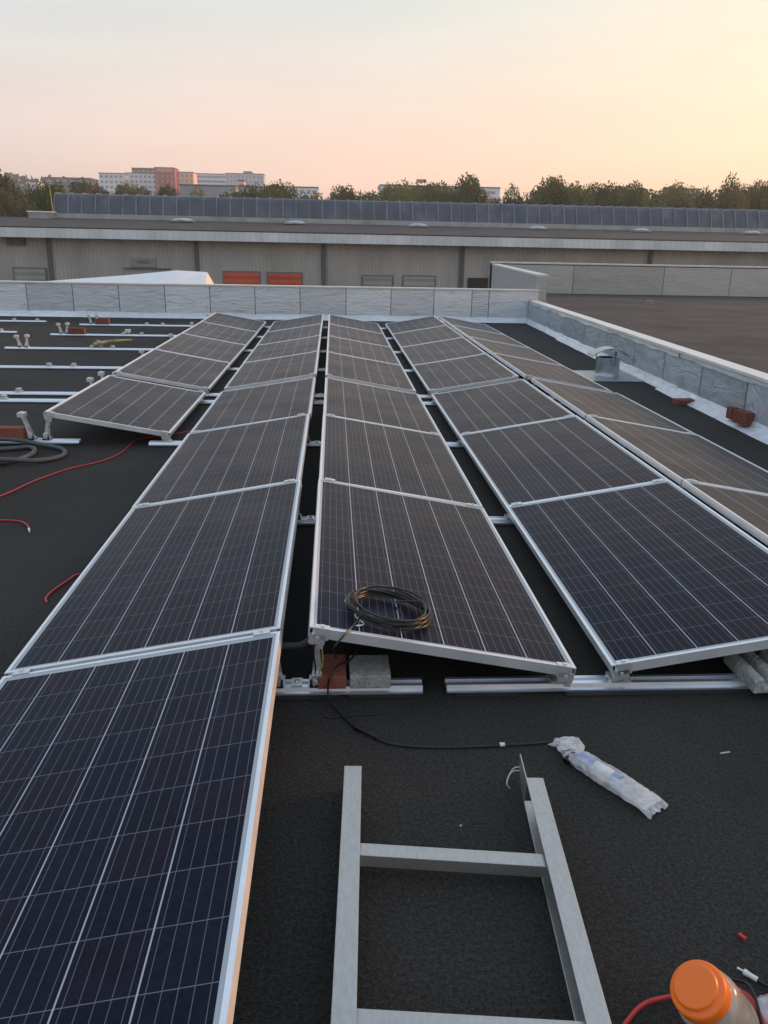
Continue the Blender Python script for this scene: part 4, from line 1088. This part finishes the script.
where = [(30, 'at the roof end by the left picture edge'), (70, 'behind the thin mast'), (130, 'below the pale apartment block'), (200, 'below the red tower'), (250, 'before the grey sheds'), (300, 'just right of the far city blocks'),
         (420, 'left of the distant red sign'), (500, 'right of the distant red sign'), (590, 'in the middle of the right tree line'), (660, 'in the right tree line left of the tallest tree'), (745, 'by the tallest tree at the right'), (900, 'at the right end of the tree line')]
ORDW = 'first second third fourth fifth sixth seventh eighth ninth tenth eleventh twelfth thirteenth fourteenth fifteenth sixteenth seventeenth'.split()
def BELT_LAB(k):
    half, j = ('left', k) if k < len(BELT) // 2 else ('right', len(BELT) - 1 - k)
    return 'low green tree of the rear belt behind the warehouse, %s from its %s end' % (ORDW[j], half)
seen = {}
for i, (px, top, D, w_, pr, dk) in enumerate(TREES):
    wh = next(s for lim, s in where if px < lim)
    key = (wh, pr)
    extra = {0: '', 1: ', the farther one', 2: ', the third one'}[min(2, seen.get(key, 0))]; seen[key] = seen.get(key, 0) + 1
    lab = desc[pr] + (' with dark crown ' if dk else ' ') + wh + extra
    if i >= N_MAIN: lab = BELT_LAB(i - N_MAIN)
    if px == 724: lab = 'tallest dark tree rising above the tree line at the right'
    tree(px, top, D, w_ , pr, lab, bool(dk))

def city(name, label, px0, px1, top, D, mat, floors=5, cols=6, roof=None, zb=None, winw=.55, depth=16, band=False):
    x0, x1, z1 = at(px0, D), at(px1, D), zt((px0 + px1) / 2, top, D)
    z0 = hill_z((x0 + x1) / 2, D) - 2 if zb is None else zb
    t = thing(name, label, 'building', ((x0 + x1) / 2, D, z0))
    H, W = z1 - z0, x1 - x0
    obj('wall', BX((0, depth / 2, H / 2), (W, depth, H)), M[mat], t)
    obj('roof', BX((0, depth / 2, H + .25), (W + .4, depth + .4, .5)), M[roof or 'cdark'], t)
    fh = 3.3
    for r_ in range(floors):
        zc = H - 1.9 - r_ * fh
        if zc < 1: break
        if band:
            obj('window', BX((0, -.03, zc), (W * .92, .1, 1.3)), M['cglass'], t)
        else:
            for c_ in range(cols):
                obj('window', BX(((c_ + .5) / cols * W - W / 2, -.03, zc), (W / cols * winw, .1, 1.6)), M['cglass'], t)
    return t, W, H
city('apartment_block', 'pale apartment block at the left end of the far city skyline', 100, 124, 173.5, 600, 'cwhite', 5, 5)
city('apartment_block', 'pale apartment block between the first pale block and the red tower', 126, 157, 173.5, 620, 'cwhite', 5, 7)
city('office_block', 'dark topped block rising just left of the red tower', 133, 156, 168.5, 660, 'cdark', 5, 5, winw=.6)
t, W, H = city('office_tower', 'dark red tower with a pale pink sign band on the far skyline', 155.5, 175.5, 168, 600, 'cred', 6, 4, winw=.3)
obj('sign_band', BX((0, -.12, H - 1.2), (W * .8, .2, 2.0)), M['cpink'], t)
city('apartment_block', 'peach rendered building catching the sunset right of the red tower', 176.5, 194, 172.5, 610, 'cpeach_lit', 5, 4, winw=.3)
city('office_block', 'pale block with dark window bands beside the peach building', 186, 228, 174, 680, 'cwhite', 4, 4, band=True)
city('office_block', 'blue grey block at the right end of the far city skyline', 226, 264, 174, 640, 'cblue', 4, 10, winw=.35)
t, W, H = city('plant_room', 'small rooftop plant room on the blue grey skyline block', 244, 252, 172, 650, 'cgrey', 0, 0)
city('industrial_shed', 'long blue grey shed below the city blocks', 180, 236, 186, 330, 'cgrey', 0, 0, zb=-6, depth=30)
city('industrial_shed', 'grey shed with pale gable right of the blue grey block', 236, 262, 187, 340, 'cgrey', 1, 4, zb=-6, depth=30)
city('small_house', 'small white house front tinted peach like sunset light below the skyline', 238, 244, 181, 360, 'cpeach_lit', 1, 1, zb=-6, depth=8)  # peach light on the white front is in its wall colour
city('industrial_hall', 'low pale hall behind the trees left of the red sign', 280, 318, 187.5, 420, 'cwhite', 1, 6, zb=-6, depth=20)
city('office_block', 'long glazed block behind trees under the distant red sign', 380, 500, 187, 400, 'cwhite', 3, 10, zb=-6, band=True, depth=20)
t = thing('rooftop_sign', 'small red sign board on posts above the distant glazed block', 'sign', (at(421, 405), 405, 0))
z_ = zt(421, 181, 405)
obj('sign_panel', BX((0, 0, z_), (4.6, .3, 1.5)), M['csign'], t)
for dx in (-1.6, 1.6): obj('post', BX((dx, .2, z_ - 3.0), (.2, .2, 4.6)), M['cdark'], t)
city('industrial_hall', 'pale hall peeking through the trees left of the tallest tree', 684, 700, 190, 300, 'cwhite', 1, 3, zb=-6, depth=12)
city('small_house', 'small white house on the wooded hill left of the mast', 31, 39, 182, 420, 'cwhite', 1, 2, zb=-6, depth=8)
city('villa', 'brown house high on the wooded hill at the left', 46, 92, 178, 640, 'cdark', 1, 6, roof='cdark', depth=20)
# thin mast
t = thing('mast', 'thin pale lattice mast standing behind the warehouse roof', 'mast', (at(52.5, 92), 92, -6))
bm = bmesh.new(); tube(bm, [Vector((0, 0, 0)), Vector((0, 0, 6)), Vector((-.3, 0, 13.2))], lambda f: (.07 - .035 * f), 8); obj('pole', bm, M['yellow'], t)
obj('lamp_head', BX((-.3, 0, 13.25), (.3, .2, .14)), M['band'], t)

# woods on the far hill crest: reads as one mass
bm = bmesh.new()
rd = random.Random(77)
for i in range(2600):
    x = rd.uniform(-480, -140); y = rd.uniform(560, 800)
    z = hill_z(x, y) + rd.uniform(0, 7) * (1 if rd.random() < .8 else 1.4)
    s = rd.uniform(1.2, 3.0)
    e = Euler((rd.uniform(0, 6.28), rd.uniform(0, 6.28), rd.uniform(0, 6.28))).to_matrix()
    bm.faces.new([bm.verts.new(Vector((x, y, z)) + e @ Vector((a_ * s, b_ * s, 0))) for a_, b_ in ((-1, -.7), (1, -1), (.8, 1), (-.8, .8))])
o = obj('hill_woods', bm, M['leaf_dark']); o['kind'] = 'stuff'; o['label'] = 'brown green woods covering the far hill'

# ------------------------------------------------------------------ evening haze
mh = bpy.data.materials.new('haze'); mh.use_nodes = True
hn = mh.node_tree; hn.nodes.remove(hn.nodes['Principled BSDF'])
pv = hn.nodes.new('ShaderNodeVolumePrincipled'); pv.inputs['Color'].default_value = (1, 1, 1, 1); pv.inputs['Density'].default_value = .00042; pv.inputs['Anisotropy'].default_value = .3
hn.links.new(pv.outputs[0], hn.nodes['Material Output'].inputs['Volume'])
hz = obj('haze', BX((0, 1200, 36.5), (5100, 2700, 88)), mh); hz['kind'] = 'stuff'; hz['label'] = 'thin evening haze over the town'
sc.cycles.volume_bounces = 0

# ------------------------------------------------------------------ sky and light
w = bpy.data.worlds.new('World'); sc.world = w; w.use_nodes = True
nt = w.node_tree
bg = nt.nodes['Background']
SUN_AZ = R(75)            # clockwise from +y, towards +x
SUN_EL = R(6.5)
sky = N(nt, 'ShaderNodeTexSky'); sky.sky_type = 'NISHITA'; sky.sun_disc = False
sky.sun_elevation = SUN_EL; sky.sun_rotation = SUN_AZ; sky.altitude = 100; sky.air_density = 1.0; sky.dust_density = 2.5; sky.ozone_density = 2.0
tc = N(nt, 'ShaderNodeTexCoord'); nv = N(nt, 'ShaderNodeVectorMath', operation='NORMALIZE'); L(nt, tc.outputs['Generated'], nv.inputs[0])
sp = N(nt, 'ShaderNodeSeparateXYZ'); L(nt, nv.outputs[0], sp.inputs[0])
# hand-set sky gradient: tone by height above the horizon and by angle from the sun
dt = N(nt, 'ShaderNodeVectorMath', operation='DOT_PRODUCT'); L(nt, nv.outputs[0], dt.inputs[0]); dt.inputs[1].default_value = (math.sin(SUN_AZ), math.cos(SUN_AZ), .05)
az = N(nt, 'ShaderNodeMapRange'); az.inputs['From Min'].default_value = -1; az.inputs['From Max'].default_value = 1; L(nt, dt.outputs['Value'], az.inputs['Value'])
# elevation ramps: input sin(elevation) 0..1
far_r = ramp(nt, [(0, (.46, .47, .53)), (.06, (.52, .52, .57)), (.14, (.53, .56, .60)), (.25, (.52, .60, .65)), (.5, (.46, .55, .68)), (1, (.42, .53, .70))])       # away from the sun
mid_r = ramp(nt, [(0, (.86, .58, .46)), (.058, (.93, .605, .47)), (.12, (.87, .625, .51)), (.18, (.76, .655, .56)), (.25, (.61, .645, .61)), (.5, (.50, .59, .68)), (1, (.42, .53, .70))])   # across
sun_r = ramp(nt, [(0, (1.08, .64, .34)), (.06, (1.06, .65, .37)), (.14, (1.04, .75, .46)), (.25, (.90, .75, .49)), (.5, (.56, .61, .66)), (1, (.42, .53, .70))])   # near it
for r_ in (far_r, mid_r, sun_r):
    cl = N(nt, 'ShaderNodeMath', operation='MAXIMUM'); cl.inputs[1].default_value = 0; L(nt, sp.outputs['Z'], cl.inputs[0]); L(nt, cl.outputs[0], r_.inputs['Fac'])
f1 = N(nt, 'ShaderNodeMapRange'); f1.interpolation_type = 'SMOOTHSTEP'; f1.inputs['From Min'].default_value = .16; f1.inputs['From Max'].default_value = .66; L(nt, az.outputs['Result'], f1.inputs['Value'])
f2 = N(nt, 'ShaderNodeMapRange'); f2.interpolation_type = 'SMOOTHSTEP'; f2.inputs['From Min'].default_value = .60; f2.inputs['From Max'].default_value = .96; L(nt, az.outputs['Result'], f2.inputs['Value'])
m1 = N(nt, 'ShaderNodeMix', data_type='RGBA'); L(nt, f1.outputs['Result'], m1.inputs['Factor']); L(nt, far_r.outputs['Color'], m1.inputs['A']); L(nt, mid_r.outputs['Color'], m1.inputs['B'])
m2 = N(nt, 'ShaderNodeMix', data_type='RGBA'); L(nt, f2.outputs['Result'], m2.inputs['Factor']); L(nt, m1.outputs['Result'], m2.inputs['A']); L(nt, sun_r.outputs['Color'], m2.inputs['B'])
# Nishita sky at the usual low strength added to that gradient
sk = N(nt, 'ShaderNodeVectorMath', operation='SCALE'); L(nt, sky.outputs[0], sk.inputs[0]); sk.inputs['Scale'].default_value = .05
vs_ = N(nt, 'ShaderNodeVectorMath', operation='SCALE'); L(nt, m2.outputs['Result'], vs_.inputs[0]); vs_.inputs['Scale'].default_value = .98
mpw = N(nt, 'ShaderNodeMapping'); mpw.inputs['Scale'].default_value = (1.6, 1.6, 9); L(nt, nv.outputs[0], mpw.inputs['Vector'])
cn = N(nt, 'ShaderNodeTexNoise'); cn.inputs['Scale'].default_value = 2.2; cn.inputs['Detail'].default_value = 5; L(nt, mpw.outputs[0], cn.inputs['Vector'])
cm = N(nt, 'ShaderNodeMapRange'); cm.inputs['From Min'].default_value = .3; cm.inputs['From Max'].default_value = .7; cm.inputs['To Min'].default_value = .94; cm.inputs['To Max'].default_value = 1.02; L(nt, cn.outputs['Fac'], cm.inputs['Value'])
L(nt, cm.outputs['Result'], vs_.inputs['Scale'])
ad = N(nt, 'ShaderNodeVectorMath', operation='ADD'); L(nt, sk.outputs[0], ad.inputs[0]); L(nt, vs_.outputs[0], ad.inputs[1])
L(nt, ad.outputs[0], bg.inputs['Color']); bg.inputs['Strength'].default_value = 1.0

sd = bpy.data.lights.new('sun', 'SUN'); sd.energy = 3.4; sd.angle = R(6); sd.color = (1.0, .46, .20)
so = bpy.data.objects.new('sun', sd); COL.objects.link(so)
dirv = Vector((math.sin(SUN_AZ) * math.cos(SUN_EL), math.cos(SUN_AZ) * math.cos(SUN_EL), math.sin(SUN_EL)))
so.rotation_euler = (-dirv).to_track_quat('-Z', 'Y').to_euler(); so.location = (30, 10, 30)

# ------------------------------------------------------------------ camera
cd = bpy.data.cameras.new('camera'); co = bpy.data.objects.new('camera', cd); COL.objects.link(co)
pitch, yaw_c, roll = -0.313688877, 0.0651817157, 0.019598384
cp_, sp_ = math.cos(pitch), math.sin(pitch); cy_, sy_ = math.cos(yaw_c), math.sin(yaw_c)
fwd = Vector((sy_ * cp_, cy_ * cp_, sp_)); rt = Vector((cy_, -sy_, 0)); up = rt.cross(fwd)
r2 = rt * math.cos(roll) + up * math.sin(roll); u2 = -rt * math.sin(roll) + up * math.cos(roll)
mw = Matrix((r2, u2, -fwd)).transposed().to_4x4(); mw.translation = Vector((.13448, -2.66064, 1.58007))
co.matrix_world = mw
cd.sensor_fit = 'VERTICAL'; cd.sensor_height = 36; cd.lens = 818.632 / 1024 * 36
cd.clip_start = .05; cd.clip_end = 6000
sc.camera = co
sc.view_settings.view_transform = 'Standard'; sc.view_settings.look = 'None'; sc.view_settings.gamma = 1; sc.view_settings.exposure = .24
sc.view_settings.use_curve_mapping = False
sc.render.engine = 'CYCLES'
